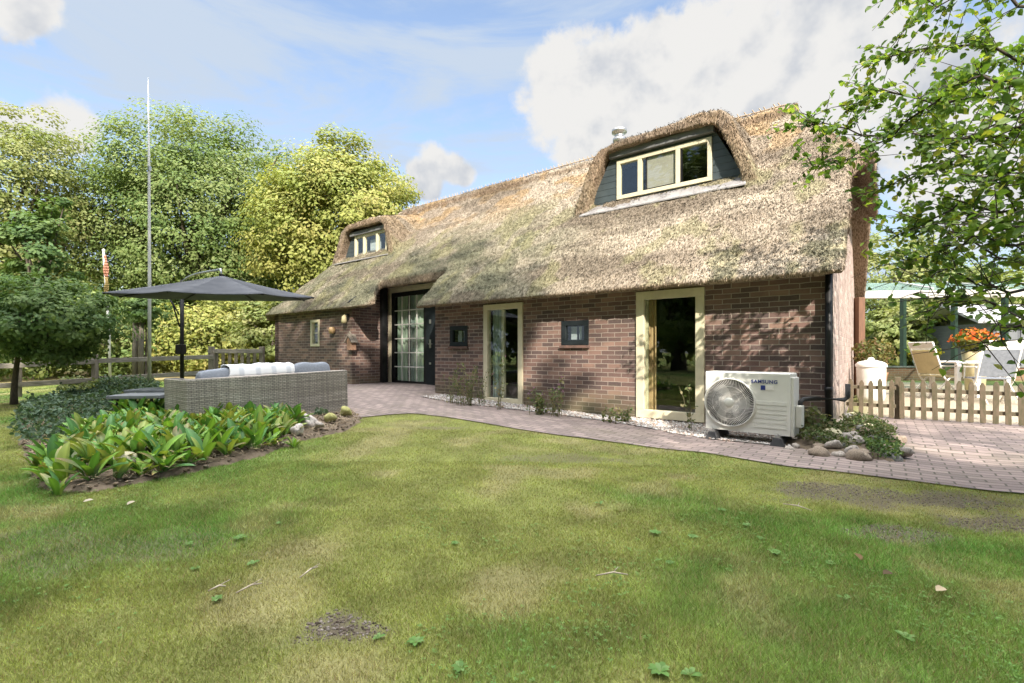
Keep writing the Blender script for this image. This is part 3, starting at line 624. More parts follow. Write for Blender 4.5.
slab([(9.70,.52),(9.32,.02),(14.2,.02),(13.15,1.75),(9.7,1.75)], near); eave(9.22, 14.32, -.24)
slab([(7.2,.50),(9.75,.50),(9.75,1.75),(7.2,1.75)], near)
slab([(-.33,1.70),(1.45,1.70),(1.45,3.3),(.9,3.3)], near)
slab([(4.15,1.70),(10.75,1.70),(10.75,3.3),(4.15,3.3)], near)
slab([(1.40,2.95),(4.2,2.95),(4.2,3.3),(1.4,3.3)], near); slab([(10.7,2.95),(12.3,2.95),(12.2,3.3),(10.7,3.3)], near)
slab([(12.72,1.70),(13.2,1.70),(12.2,3.3),(12.3,2.9)], near)
slab([(-.15,6.98),(14.32,6.82),(12.2,3.3),(.9,3.3),(-.35,5.0)][::-1], far_)
slab([(14.32,-.22),(12.2,3.3),(14.32,6.82)], lefth); slab([(-.42,1.6),(.9,3.3),(-.42,5.0)][::-1], righth, .34)
# ridge roll
parts.tube([(-.75,3.3,5.58),(-3,3.3,5.61),(-6,3.3,5.57),(-9,3.3,5.61),(-12.25,3.3,5.57)], .17, 10)
# dormer hoods: trapezoid rings pushed into the roof
def hood(out, inn, b0, b1, rise):
    n = len(out)
    for k in range(n-1):
        q = [out[k], out[k+1], inn[k+1], inn[k]]
        parts.prism([(-a, b0, z) for a, z in q], [(-a, b1, z+rise) for a, z in q])
hood([(.99,3.62),(1.30,4.45),(1.52,5.03),(1.66,5.18),(2.0,5.22),(3.6,5.12),(3.92,5.06),(4.06,4.94),(4.32,4.40),(4.64,3.62)], [(1.24,3.62),(1.52,4.45),(1.74,4.90),(1.80,4.96),(2.0,4.99),(3.6,4.99),(3.80,4.96),(3.86,4.90),(4.08,4.45),(4.38,3.62)], 1.44, 3.05, .14)
hood([(10.2,3.45),(10.42,4.4),(10.56,4.78),(10.9,4.96),(12.5,4.95),(12.85,4.80),(13.05,4.4),(13.5,3.45)], [(10.48,3.45),(10.64,4.3),(10.74,4.66),(10.95,4.77),(12.4,4.77),(12.62,4.70),(12.8,4.35),(13.2,3.45)], 1.42, 3.05, .40)
tmp = parts.build('thatch_tmp', M['thatch'])
rm = tmp.modifiers.new('r', 'REMESH'); rm.mode = 'VOXEL'; rm.voxel_size = .038; rm.use_smooth_shade = True
smo = tmp.modifiers.new('s', 'SMOOTH'); smo.factor = .5; smo.iterations = 3
dg = bpy.context.evaluated_depsgraph_get(); rme = bpy.data.meshes.new_from_object(tmp.evaluated_get(dg)); bpy.data.objects.remove(tmp)
nv = len(rme.vertices); V = np.empty(nv*3, np.float32); rme.vertices.foreach_get('co', V); V = V.reshape(-1, 3).astype(float); Nn = np.empty(nv*3, np.float32); rme.vertices.foreach_get('normal', Nn); Nn = Nn.reshape(-1, 3).astype(float)
va, vb, vz = -V[:, 0], V[:, 1], V[:, 2]
sl = vb+vz
disp = (fbm(va*1.1, sl*.8, 101, 3)-.5)*.07+(fbm(va*9, sl*5, 103, 3)-.5)*.045
V = V+Nn*disp[:, None]; rme.vertices.foreach_set('co', V.astype(np.float32).ravel()); rme.update()
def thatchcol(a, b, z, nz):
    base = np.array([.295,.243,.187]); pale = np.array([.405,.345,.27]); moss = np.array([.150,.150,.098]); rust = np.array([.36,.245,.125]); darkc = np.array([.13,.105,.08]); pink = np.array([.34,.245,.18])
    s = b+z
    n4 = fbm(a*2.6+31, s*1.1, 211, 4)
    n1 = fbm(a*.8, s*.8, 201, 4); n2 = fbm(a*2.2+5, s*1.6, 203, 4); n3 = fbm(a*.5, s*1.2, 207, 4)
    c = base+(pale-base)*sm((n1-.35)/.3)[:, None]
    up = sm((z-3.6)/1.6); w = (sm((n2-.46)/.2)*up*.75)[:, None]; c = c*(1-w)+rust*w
    left = sm((a-2.2)/4.5); w = (np.clip(left*(1-sm((z-3.3)/1.3+(n3-.5)*1.4))*1.15, 0, .95)*(.55+.45*sm((n2-.3)/.3)))[:, None]; c = c*(1-w)+moss*w  # lower-left moss, deepened along with the dark blotches to stand for shade
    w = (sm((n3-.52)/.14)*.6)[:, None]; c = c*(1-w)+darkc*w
    w = (sm((n4-.54)/.12)*.55*sm((5.0-z)/1.0))[:, None]; c = c*(1-w)+np.array([.235,.225,.115])*w
    w = (sm((.35-nz)/.4))[:, None]*.6; c = c*(1-w)+pink*w
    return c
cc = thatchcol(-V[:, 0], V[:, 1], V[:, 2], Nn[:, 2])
# straw tufts lying down the slope
npol = len(rme.polygons); ctr = np.empty(npol*3, np.float32); rme.polygons.foreach_get('center', ctr); ctr = ctr.reshape(-1, 3).astype(float); pn = np.empty(npol*3, np.float32); rme.polygons.foreach_get('normal', pn); pn = pn.reshape(-1, 3).astype(float); ar = np.empty(npol, np.float32); rme.polygons.foreach_get('area', ar)
ok = (pn[:, 2] > -.15) & ((ctr[:, 1] < 3.6) | (-ctr[:, 0] < .9)); w = np.where(ok, ar, 0).astype(float); w /= w.sum()
NT = 190000
pick = rng.choice(npol, NT, p=w); pc = ctr[pick]+rng.normal(0, .015, (NT, 3)); nn = pn[pick]
down = np.array([0, 0, -1.0])-nn*(-nn[:, 2:3]); dl = np.linalg.norm(down, axis=1, keepdims=True); down = np.where(dl > .15, down/np.maximum(dl, 1e-6), np.array([0, -1.0, 0]))
side = np.cross(nn, down); ja = rng.normal(0, .28, NT)[:, None]; d2 = down*np.cos(ja)+side*np.sin(ja); s2 = np.cross(nn, d2)
ln_ = rng.uniform(.020, .055, NT)[:, None]; wd = rng.uniform(.003, .0085, NT)[:, None]; lift = rng.uniform(.002, .012, NT)[:, None]
p0 = pc-d2*ln_*.5-nn*.006; p1 = pc+d2*ln_*.5+nn*lift
TV = np.stack([p0-s2*wd, p0+s2*wd, p1+s2*wd*.6, p1-s2*wd*.6], 1).reshape(-1, 3)
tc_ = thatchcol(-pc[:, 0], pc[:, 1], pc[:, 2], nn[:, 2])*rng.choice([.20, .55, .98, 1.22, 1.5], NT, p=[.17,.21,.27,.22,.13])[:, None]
lp = np.array([len(p.vertices) for p in rme.polygons]) if npol < 10 else None
lv = np.empty(len(rme.loops), np.int32); rme.loops.foreach_get('vertex_index', lv); Q = lv.reshape(-1, 4)
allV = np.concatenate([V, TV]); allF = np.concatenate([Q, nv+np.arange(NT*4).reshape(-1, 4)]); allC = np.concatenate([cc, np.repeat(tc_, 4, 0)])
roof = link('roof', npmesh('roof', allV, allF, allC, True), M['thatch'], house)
# ridge pins
rp = MB()
for k in range(90):
    a = 1.0+11.0*k/90+random.Random(k).uniform(-.03, .03); b = 3.3; z = 5.72
    rp.tube([(-a, b-.02, z), (-a-.07, b+.0, z+.13)], .010, 4)
rp.tube([(-.9, 3.24, 5.75), (-4, 3.24, 5.77), (-8, 3.24, 5.74), (-12.1, 3.24, 5.74)], .012, 5); rp.build('ridge_pins', pmat('hazel_rod', (.40,.30,.20), (.28,.21,.14), 8, .9, .2), house)
# dormers
def dormer(lab, bl, br, tl, tr, zb, zt, win, lights, hoodz):
    BD = 1.66
    m_ = MB(); m_.prism([(-br, BD, zb), (-bl, BD, zb), (-tl, BD, zt), (-tr, BD, zt)], [(-br, BD+.06, zb), (-bl, BD+.06, zb), (-tl, BD+.06, zt), (-tr, BD+.06, zt)])
    # leave a hole for the window: build the boarding as strips round it
    m_ = MB(); a0, a1, z0, z1 = win
    def ea(z, r): t = (z-zb)/(zt-zb); return (br+(tr-br)*t) if r else (bl+(tl-bl)*t)
    zs_ = sorted({zb, z0, zt, z1} | {z0+(z1-z0)*k/6 for k in range(7)})
    for k in range(len(zs_)-1):
        za, zc = zs_[k]+.002, zs_[k+1]-.002
        if zc-za < .004: continue
        sl_ = [(ea(za, True), ea(zc, True), None, None)]
        segs = [(ea(za, True), ea(za, False), ea(zc, False), ea(zc, True))]
        if zc > z0+.001 and za < z1-.001: segs = [(ea(za, True), a0, a0, ea(zc, True)), (a1, ea(za, False), ea(zc, False), a1)]
        for (q0, q1, q2, q3) in segs:
            if q1-q0 > .01: m_.prism([(-q0, BD, za), (-q1, BD, za), (-q2, BD, zc), (-q3, BD, zc)], [(-q0, BD+.05, za), (-q1, BD+.05, za), (-q2, BD+.05, zc), (-q3, BD+.05, zc)])
    o = m_.build('dormer', M['teal'], house, .004); o['label'] = lab
    fm = MB(); W = .075
    fm.box(-a1, -a0, BD-.03, BD+.06, z0, z0+W); fm.box(-a1, -a0, BD-.03, BD+.06, z1-W, z1); xs = [a0]+[a0+(a1-a0)*t for t in lights]+[a1]
    for i, x in enumerate(xs):
        wl_, wr_ = (0, W) if i == 0 else ((W, 0) if i == len(xs)-1 else (W*.55, W*.55)); fm.box(-x-wr_, -x+wl_, BD-.03, BD+.06, z0+W, z1-W)
    f = fm.build('window_frame', M['cream'], o, .005)
    for i in range(len(xs)-1):
        p = MB(); p.box(-xs[i+1]+W*.5, -xs[i]-W*.5, BD+.01, BD+.016, z0+W, z1-W); p.build('pane', M['glass'], f)
    fl = MB(); zf = lambda b: ztop(b)+.045
    fl.prism([(-br+.06, 1.36, zf(1.36)-.015), (-bl-.06, 1.36, zf(1.36)-.015), (-bl, BD+.005, zb+.02), (-br, BD+.005, zb+.02)], [(-br+.06, 1.36, zf(1.36)+.012), (-bl-.06, 1.36, zf(1.36)+.012), (-bl, BD+.005, zb+.05), (-br, BD+.005, zb+.05)])
    fl.build('flashing', M['lead'], o, .004)
    fa = MB(); fa.box(-tl-.02, -tr+.02, BD-.10, BD+.05, zt-.085, zt+.03); fa.build('fascia', pmat('grey_fascia', (.17,.17,.17), (.12,.12,.12), 5, .6, .1), o, .004)
    bx = MB(); bx.box(-bl+.1, -br-.1, BD+.8, BD+.85, zb-.4, zt); bx.box(-bl+.1, -br-.1, BD+.10, BD+.8, zb-.25, zb-.2); bx.build('room_back', M['room'], o)
    return o, f
d1, f1 = dormer('wide dormer with three-light window and blind', 4.30, 1.32, 3.78, 1.84, 3.98, 4.97, (1.865, 3.665, 4.06, 4.83), (.33, .735), 5)
bl = MB(); bl.box(-3.06, -2.40, 1.679, 1.690, 4.15, 4.76); bl.build('blind', M['blind'], f1)
bk_ = MB()
for (q) in ((-3.07,-2.39,4.755,4.775),(-3.07,-2.39,4.135,4.155),(-3.07,-3.05,4.155,4.755),(-2.41,-2.39,4.155,4.755)): bk_.box(q[0], q[1], 1.635, 1.668, q[2], q[3])
bk_.build('sash', M['black'], f1)
d2_, f2 = dormer('small far dormer with three-light window', 13.05, 10.55, 12.55, 10.72, 3.86, 4.70, (10.84, 12.42, 3.93, 4.62), (.30, .70), 4.7)
cb_ = MB(); cb_.box(-11.85, -11.35, 1.80, 1.82, 3.98, 4.45); cb_.build('curtain', M['lightfab'], f2)
# flue
fl = MB(); fl.lathe([(.09,0),(.09,.75)], 16, (-4.5, 3.55, 5.45)); flue = fl.build('flue', M['steel'], house, 0, True)
cp = MB(); cp.lathe([(.10,.60),(.155,.66),(.155,.72),(.11,.74),(.11,.84),(.18,.86),(.18,.93),(.05,.97),(0,.97)], 16, (-4.5, 3.55, 5.45)); cp.build('flue_cap', M['steel'], flue, 0, True)
# downpipe and gutter pieces at the right corner
dp = MB(); dp.box(-.07, .012, -.035, -.004, -.1, 2.06); dp.build('corner_board', M['black'], house, .004)
dp = MB(); dp.tube([(-.03,-.08,2.0),(-.03,-.08,1.2),(-.03,-.08,.0)], .036, 12); dp.tube([(-.03,-.08,.62),(-.03,-.08,.56)], .044, 12); dp.build('downpipe', M['black'], house, 0, True)
# wall lamp on the corner of the wing, cable
lm = MB(); lm.box(-10.32, -10.24, -.07, 0, 1.88, 2.02); wl_ = lm.build('wall_lamp', M['black'], house, .006); lm = MB(); lm.lathe([(.02,.0),(.055,-.03),(.07,-.16),(.05,-.2),(0,-.2)], 12, (-10.28,-.13,1.98)); lm.tube([(-10.28,-.03,1.96),(-10.28,-.13,1.99)], .012, 6); lm.build('lamp_shade', M['creampot'], wl_, 0, True)
lm = MB(); lm.tube([(-11.9,-.03,2.16),(-11.2,-.03,2.10),(-10.6,-.04,2.08),(-10.05,-.04,2.08)], .008, 5); lm.build('cable', M['black'], house)
# round lamp beside the wing corner
rl = MB(); rl.lathe([(0,-.09),(.06,-.08),(.09,0),(.06,.08),(0,.09)], 14, (-10.92,-.07,1.62)); rl.build('wall_globe', pmat('brass_globe', (.48,.32,.16), (.38,.25,.12), 5, .4, .05), house, 0, True)

# birdhouse on the porch corner
bh = thing('birdhouse', 'small wooden birdhouse with a grey pitched roof hanging on the porch corner', 'birdhouse', (*wxy(10.05, .02), 0), HROT)
m_ = MB(); m_.prism([(-.10,-.16,1.10),(.10,-.16,1.10),(.10,-.16,1.34),(0,-.16,1.46),(-.10,-.16,1.34)], [(-.10,-.02,1.10),(.10,-.02,1.10),(.10,-.02,1.34),(0,-.02,1.46),(-.10,-.02,1.34)]); m_.build('box', pmat('birdhouse_wood', (.34,.20,.13), (.24,.14,.09), 6, .8, .3, mapping=(10,10,1)), bh, .004)
m_ = MB(); m_.bar((-.16,-.10,1.30), (.01,-.10,1.51), .20, .02, (0,1,0)); m_.build('roof_panel', M['wood'], bh); m_ = MB(); m_.prism([(-.17,-.2,1.29),(-.15,-.2,1.28),(.015,-.2,1.475),(0,-.2,1.50)], [(-.17,.0,1.29),(-.15,.0,1.28),(.015,.0,1.475),(0,.0,1.50)]); m_.prism([(.17,-.2,1.29),(.15,-.2,1.28),(-.015,-.2,1.475),(0,-.2,1.50)], [(.17,.0,1.29),(.15,.0,1.28),(-.015,.0,1.475),(0,.0,1.50)]); m_.build('roof_panel', M['wood'], bh)

# ------------------------------------------------------------------ heat pump
hx, hy = wxy(.86, -.78)
ac = thing('heat_pump', 'ivory outdoor heat pump unit with one round fan on black rubber feet', 'heat pump', (hx, hy, gzf(hx, hy)), HROT-R(4))
A0, A1, AD, Z0, Z1 = -.455, .525, .33, .125, .86
fcx, fcz, fr_ = A0+.305, Z0+.355, .288
b_ = MB(); b_.box(A0, A1, .04, AD, Z0, Z1)
cas = b_.build('casing', M['ac'], ac, .018, seg=3)
b_ = MB(); nfp = 64; inner_ = [(fcx+(fr_+.008)*math.cos(2*math.pi*k/nfp), fcz+(fr_+.008)*math.sin(2*math.pi*k/nfp)) for k in range(nfp)]
def sq(x, z):
    dx, dz = x-fcx, z-fcz; t = min([q for q in [((A1-.012-fcx)/dx if dx > 1e-9 else 9e9), ((A0+.012-fcx)/dx if dx < -1e-9 else 9e9), ((Z1-.012-fcz)/dz if dz > 1e-9 else 9e9), ((Z0+.012-fcz)/dz if dz < -1e-9 else 9e9)]]); return (fcx+dx*t, fcz+dz*t)
outr = [sq(*p) for p in inner_]
corners = [(A0+.012,Z0+.012),(A1-.012,Z0+.012),(A1-.012,Z1-.012),(A0+.012,Z1-.012)]
for k in range(nfp):
    p, q = inner_[k], inner_[(k+1) % nfp]; a_, c_ = outr[k], outr[(k+1) % nfp]
    mid_ = [cn for cn in corners if abs(a_[0]-c_[0]) > 1e-6 and abs(a_[1]-c_[1]) > 1e-6 and ((abs(cn[0]-a_[0]) < 1e-6 and abs(cn[1]-c_[1]) < 1e-6) or (abs(cn[0]-c_[0]) < 1e-6 and abs(cn[1]-a_[1]) < 1e-6))]
    ring_ = [p, a_]+mid_[:1]+[c_, q]; b_.quad([(x, 0, z) for x, z in ring_]); b_.quad([(p[0],0,p[1]),(q[0],0,q[1]),(q[0],.045,q[1]),(p[0],.045,p[1])])
cyc = [(A0+.012,Z0+.012),(A1-.012,Z0+.012),(A1-.012,Z1-.012),(A0+.012,Z1-.012)]
for k in range(4):
    p, q = cyc[k], cyc[(k+1) % 4]; b_.quad([(p[0],0,p[1]),(q[0],0,q[1]),(q[0]+(.01 if q[0] > fcx else -.01),.042,q[1]+(.01 if q[1] > fcz else -.01)),(p[0]+(.01 if p[0] > fcx else -.01),.042,p[1]+(.01 if p[1] > fcz else -.01))])
b_.build('front_panel', M['ac'], ac, 0, False, fix=False)
b_ = MB(); b_.box(A1-.045, A1+.022, .03, AD-.02, Z0+.0, Z1-.05); b_.build('side_cover', M['ac'], ac, .008)
b_ = MB(); b_.box(A1+.022, A1+.09, .10, .24, Z0+.10, Z0+.36); b_.build('valve_cover', M['ac'], ac, .012)
b_ = MB(); b_.lathe([(fr_+.016,0),(fr_+.016,.022),(fr_,.026),(fr_,-.03)], 48); ring = b_.build('fan_guard', M['ac'], ac, 0, True); ring.location = (fcx, -.001, fcz); ring.rotation_euler = (R(90), 0, 0)
b_ = MB(); b_.lathe([(0,-.03),(fr_,-.03)], 48); o = b_.build('fan_recess', M['inner'], ring, 0)
b_ = MB()
for k in range(84):
    t = 2*math.pi*k/84; tw = .35
    pts = [((.055+(fr_-.055)*s)*math.cos(t+tw*s), (.055+(fr_-.055)*s)*math.sin(t+tw*s), .024-.006*(2*s-1)**2) for s in (0, .33, .66, 1)]; b_.tube(pts, .0024, 4, False)
for rr in (.12, .20):
    b_.tube([(rr*math.cos(2*math.pi*k/40), rr*math.sin(2*math.pi*k/40), .020) for k in range(41)], .0022, 4, False)
b_.build('guard_bars', M['acdark'], ring)
b_ = MB(); b_.lathe([(0,.032),(.045,.031),(.06,.022),(.06,.010)], 24); b_.build('guard_hub', M['ac'], ring, 0, True)
b_ = MB()
for k in range(3):
    b_ = MB(); t = R(100)+2*math.pi*k/3; P_ = []
    for i in range(7):
        s = i/6; r0 = .05+.19*s; wdt = .55*(1-.25*s); P_.append([(r0*math.cos(t+wdt*u+.45*s), r0*math.sin(t+wdt*u+.45*s), .004+.010*u) for u in (-.75, -.25, .25, .75)])
    for i in range(6):
        for j in range(3): b_.quad([P_[i][j], P_[i+1][j], P_[i+1][j+1], P_[i][j+1]])
    b_.build('fan_blade', M['fan'], ring, 0, True, fix=False)
b_ = MB()
for k in range(6): z = Z0+.08+.055*k; b_.box(A0+.58, A1-.045, -.006, .004, z, z+.010); b_.box(A0+.58, A1-.045, -.003, .004, z+.012, z+.046)
b_.build('ribs', M['ac'], ac, .002)
b_ = MB(); b_.box(A0+.02, A1-.02, -.004, .004, Z0+.008, Z0+.012); b_.build('seam', M['acdark'], ac)
tcu = bpy.data.curves.new('lettering', 'FONT'); tcu.body = 'SAMSUNG'; tcu.size = .058; tcu.extrude = .0012; tcu.space_character = 1.12; tcu.offset = .0012
to = bpy.data.objects.new('lt', tcu); COL.objects.link(to); dg = bpy.context.evaluated_depsgraph_get(); tme = bpy.data.meshes.new_from_object(to.evaluated_get(dg)); bpy.data.objects.remove(to)
le = link('lettering', tme, M['blue'], ac); le.location = (A0+.555, -.0035, Z1-.125); le.rotation_euler = (R(90), 0, 0)
b_ = MB(); b_.box(A0+.66, A0+.71, -.004, .002, Z1-.205, Z1-.150); b_.build('sticker', M['blue'], ac); b_ = MB(); b_.box(A0+.713, A0+.80, -.004, .002, Z1-.205, Z1-.150); b_.build('sticker', M['white'], ac)
for x in (A0+.11, A1-.13):
    b_ = MB(); b_.prism([(x-.09,-.10,-.03),(x+.09,-.10,-.03),(x+.09,AD+.1,-.03),(x-.09,AD+.1,-.03)], [(x-.045,-.06,.105),(x+.045,-.06,.105),(x+.045,AD+.06,.105),(x-.045,AD+.06,.105)]); ft = b_.build('rubber_foot', M['rubber'], ac, .01)
    b_ = MB(); b_.box(x-.03, x+.03, -.045, AD+.03, .106, .128); b_.tube([(x,-.025,.10),(x,-.025,.15)], .012, 6); b_.build('mount_rail', M['steel'], ft)
b_ = MB(); b_.tube([(A1+.06,.18,Z0+.36),(A1+.06,.18,Z0+.40),(A1+.085,.22,Z0+.43),(A1+.20,.30,Z0+.44),(A1+.47,.335,Z0+.44),(A1+.50,.335,Z0+.47),(A1+.50,.335,Z0+.62)], .026, 10); b_.build('pipe', M['rubber'], ac, 0, True)

# ------------------------------------------------------------------ sofa, cushions, throw
SX0, SY0 = -3.85, 5.69; SL = 2.17; srot = math.atan2(NY, NX)      # its back runs into the depth, parallel to the gable
sz = .085
sofa = thing('rattan_sofa', 'grey woven rattan garden sofa seen from behind at the edge of the leafy bed', 'sofa', (SX0, SY0, sz-.03), srot); sofa.rotation_euler = (0, -R(1.4), srot)
b_ = MB(); b_.box(0, SL, 0, .13, .02, .665); b_.build('backrest', M['wicker'], sofa, .012)
b_ = MB(); b_.box(.002, .14, .132, .75, .02, .660); b_.build('armrest', M['wicker'], sofa, .012)
b_ = MB(); b_.box(SL-.14, SL-.002, .132, .75, .02, .44); b_.build('armrest', M['wicker'], sofa, .012)
b_ = MB(); b_.box(.142, SL-.142, .132, .74, .05, .30); b_.build('seat_base', M['wicker'], sofa, .012)
for (x, y) in ((.06,.06),(SL-.06,.06),(.06,.68),(SL-.06,.68)): b_ = MB(); b_.box(x-.03, x+.03, y-.03, y+.03, -.10, .03); b_.build('foot', M['black'], sofa)
def pillow(nm, lab, cat, x0, x1, y0, y1, z0, z1, mat, tilt=0, group=None):
    bm = bmesh.new(); bmesh.ops.create_cube(bm, size=1); bmesh.ops.subdivide_edges(bm, edges=bm.edges, cuts=9, use_grid_fill=True)
    for v in bm.verts:
        p = v.co; q = 1-.16*(abs(p.x*2)**4); r_ = 1-.22*(abs(p.z*2)**4)
        v.co = Vector((p.x*(1-.05*abs(p.z*2)**3), p.y*(q*r_*1.05), p.z*(1-.12*abs(p.x*2)**5)*(1-.1*abs(p.y*2)**3)+.02*math.sin(p.x*9+x0*7)))
    me = bpy.data.meshes.new(nm); bm.to_mesh(me); bm.free(); o = link(nm, me, mat, None, 0, True); sb_ = o.modifiers.new('s', 'SUBSURF'); sb_.levels = 1; sb_.render_levels = 1
    o.scale = (x1-x0, y1-y0, z1-z0); c_ = Vector(((x0+x1)/2, (y0+y1)/2, (z0+z1)/2))
    o.matrix_world = sofa_m @ Matrix.Translation(c_) @ Matrix.Rotation(R(tilt), 4, 'X') @ Matrix.Diagonal((x1-x0, y1-y0, z1-z0, 1)); return tag(o, lab, cat, group)
bpy.context.view_layer.update(); sofa_m = sofa.matrix_world.copy()
pillow('back_cushion', 'grey back cushion at the near end of the rattan sofa left of the throw', 'cushion', .20, .98, .125, .33, .33, .775, M['greyfab'], -5, 'sofa back cushions')
pillow('back_cushion', 'grey back cushion mostly under the white throw on the sofa', 'cushion', .95, 1.45, .125, .33, .33, .765, M['greyfab'], -5, 'sofa back cushions')
pillow('back_cushion', 'grey back cushion at the house end of the rattan sofa', 'cushion', 1.42, 1.98, .125, .33, .33, .80, M['greyfab'], -5, 'sofa back cushions')
pillow('seat_cushion', 'long dark grey seat cushion lying on the rattan sofa base', 'cushion', .16, 2.0, .30, .76, .29, .43, M['greyfab'], 0)
# throw draped over the backs of the cushions
tv = []; nxu, nyu = 40, 18
for i in range(nxu+1):
    x = .52+.86*i/nxu
    prof = [(.112,.655),(.112,.70),(.13,.765),(.17,.792),(.23,.802),(.29,.792),(.34,.755),(.375,.69),(.38,.58),(.385,.45)]
    for j in range(nyu+1):
        t = j/nyu*(len(prof)-1); k = min(int(t), len(prof)-2); u = t-k; y = prof[k][0]*(1-u)+prof[k+1][0]*u; z = prof[k][1]*(1-u)+prof[k+1][1]*u
        wv = .006*math.sin(x*19+j*.3)+.003*math.sin(x*47+1)+.016*math.sin(x*6.5+1)
        tv.append((x+.02*math.sin(j*.5), y-wv*.3-(.004 if j < 3 else 0), z+abs(wv)*.9*(1 if 3 < j < 13 else .2)+.006))
tb = MB(); tb.v = tv; n = nyu+1
for i in range(nxu):
    for j in range(nyu): tb.f.append((i*n+j, (i+1)*n+j, (i+1)*n+j+1, i*n+j+1))
def throwmat():
    m, N, L, B = newmat('checked_throw'); tc = N.new('ShaderNodeTexCoord').outputs['Object']; sx = N.new('ShaderNodeSeparateXYZ'); L.new(tc, sx.inputs[0])
    a = nmath(N, L, 'SINE', nmath(N, L, 'MULTIPLY', sx.outputs[0], 30.0)); c = nramp(N, L, a, [(.35, (.74,.74,.76)), (.8, (.52,.54,.59))]); L.new(nmix(N, L, nmath(N, L, 'MULTIPLY', nnoise(N, L, 60), .3), c, (.8,.8,.8)), B.inputs['Base Color']); B.inputs['Roughness'].default_value = .95; nbump(N, L, B, nnoise(N, L, 120), .5, .004); return m
th_ = tb.build('throw_blanket', throwmat(), None, 0, True, fix=False); th_.matrix_world = sofa_m; so = th_.modifiers.new('t', 'SOLIDIFY'); so.thickness = .012; tag(th_, 'white and pale grey striped throw draped over the sofa cushions', 'blanket')

# low tables beyond the sofa
def low_table(lab, px0, px1, py, w, d, h, rz, legs=True):
    X0 = (px0-CX)/F; Y = F*(CH-h)/(py-HY); X = ((px0+px1)/2-CX)/F*Y; t = thing('low_table', lab, 'table', (X, Y, gzf(X, Y)), rz); hh = h-gzf(X, Y)
    m_ = MB(); m_.box(-w/2, w/2, -d/2, d/2, hh-.045, hh); m_.build('tabletop', M['slate'], t, .006)
    for s in (-1, 1):
        m_ = MB(); m_.tube([(s*(w/2-.12),-d/2+.05,hh-.05),(s*(w/2-.05),-d/2+.05,0),(s*(w/2-.02),-d/2+.05,0)], .013, 6); m_.tube([(s*(w/2-.05),-d/2+.05,hh-.05),(s*(w/2-.05),d/2-.05,hh-.05)], .012, 6); m_.tube([(s*(w/2-.12),d/2-.05,hh-.05),(s*(w/2-.05),d/2-.05,0)], .013, 6); m_.build('leg_frame', M['black'], t)
low_table('low grey slab table on bent black legs beside the left end of the sofa', 122, 166, 394, .66, .5, .46, R(8)); low_table('grey low table behind the nearer one, partly hidden by the sofa', 142, 184, 388.6, .8, .55, .47, R(6))

# ------------------------------------------------------------------ cantilever parasol
pcx, pcy = (219-CX)/F*8.5, 8.5
par = thing('cantilever_parasol', 'large charcoal cantilever parasol open over the garden sofa', 'parasol', ((182-CX)/F*9.9, 9.9, gzf(-6.8, 9.9)))
base = Vector(par.location)
m_ = MB(); m_.tube([(0,0,.02),(0,0,2.36)], .036, 12); m_.build('pole', M['black'], par, 0, True)
m_ = MB(); m_.box(-.5, .5, -.06, .06, 0, .05); m_.box(-.06, .06, -.5, .5, .051, .09); m_.build('base', M['black'], par, .005)
m_ = MB(); m_.tube([(-.04,-.03,1.65),(-.06,-.08,1.75),(-.17,-.10,1.95),(-.12,-.10,1.86),(-.02,-.04,1.40)], .014, 6); m_.build('brace', M['black'], par, 0, True)
m_ = MB(); m_.box(-.06, .06, -.12, .05, .84, 1.04); m_.build('crank_box', M['black'], par, .01)
cc_ = Vector((pcx, pcy, 0))-base; cc_.z = 0
zr = 2.03-base.z; apex = Vector((cc_.x+.06, cc_.y-.02, 2.40-base.z)); RAD = 1.62; tilt = math.tan(R(3.7))
def bez(p0, p1, p2, p3, n=16): return [p0*((1-t)**3)+p1*(3*t*(1-t)**2)+p2*(3*t*t*(1-t))+p3*(t**3) for t in [k/n for k in range(n+1)]]
m_ = MB(); m_.tube(bez(Vector((0,0,2.30)), cc_*.15+Vector((0,0,2.50)), apex*.85+Vector((0,0,.44)), apex+Vector((-.04,.03,.12)))+[apex+Vector((0,0,.0))], .021, 8); m_.build('arm', M['steel'], par, 0, True)
rim = []
for k in range(8):
    t = R(-82)+2*math.pi*k/8; x, y = RAD*math.cos(t), RAD*math.sin(t); rim.append(Vector((cc_.x+x, cc_.y+y, zr+y*tilt)))
cv_ = MB(); NR = 10
for k in range(8):
    r0, r1 = rim[k], rim[(k+1) % 8]; grid = []
    for i in range(NR+1):
        s = i/NR; row = []
        for j in range(7):
            u = j/6; p = r0*(1-u)+r1*u; q = apex*(1-s)+p*s; sag = -.015*math.sin(math.pi*s)-.02*(4*u*(1-u))*s; q = q+Vector((0, 0, sag)); e = q-Vector((cc_.x, cc_.y, q.z)); q = q-e*(.035*4*u*(1-u)*s); row.append(q)
        grid.append(row)
    for i in range(NR):
        for j in range(6): cv_.quad([grid[i][j], grid[i+1][j], grid[i+1][j+1], grid[i][j+1]])
cn = cv_.build('canopy', M['parasol'], par, 0, False, fix=False); so = cn.modifiers.new('t', 'SOLIDIFY'); so.thickness = .006
cn.data.polygons.foreach_set('use_smooth', [True]*len(cn.data.polygons)); es = cn.modifiers.new('w', 'WELD'); es.merge_threshold = .002
hub = apex-Vector((0,0,.16)); m_ = MB(); m_.tube([apex+Vector((0,0,.02)), hub], .045, 10); m_.build('hub', M['black'], par)
for k in range(8):
    m_ = MB(); pts = [apex*(1-s)+rim[k]*s+Vector((0,0,-.015*math.sin(math.pi*s)-.022)) for s in (.02,.25,.5,.75,.99)]; m_.tube(pts, .011, 6); m_.tube([hub, pts[2]], .008, 5); m_.build('rib', M['black'], par)

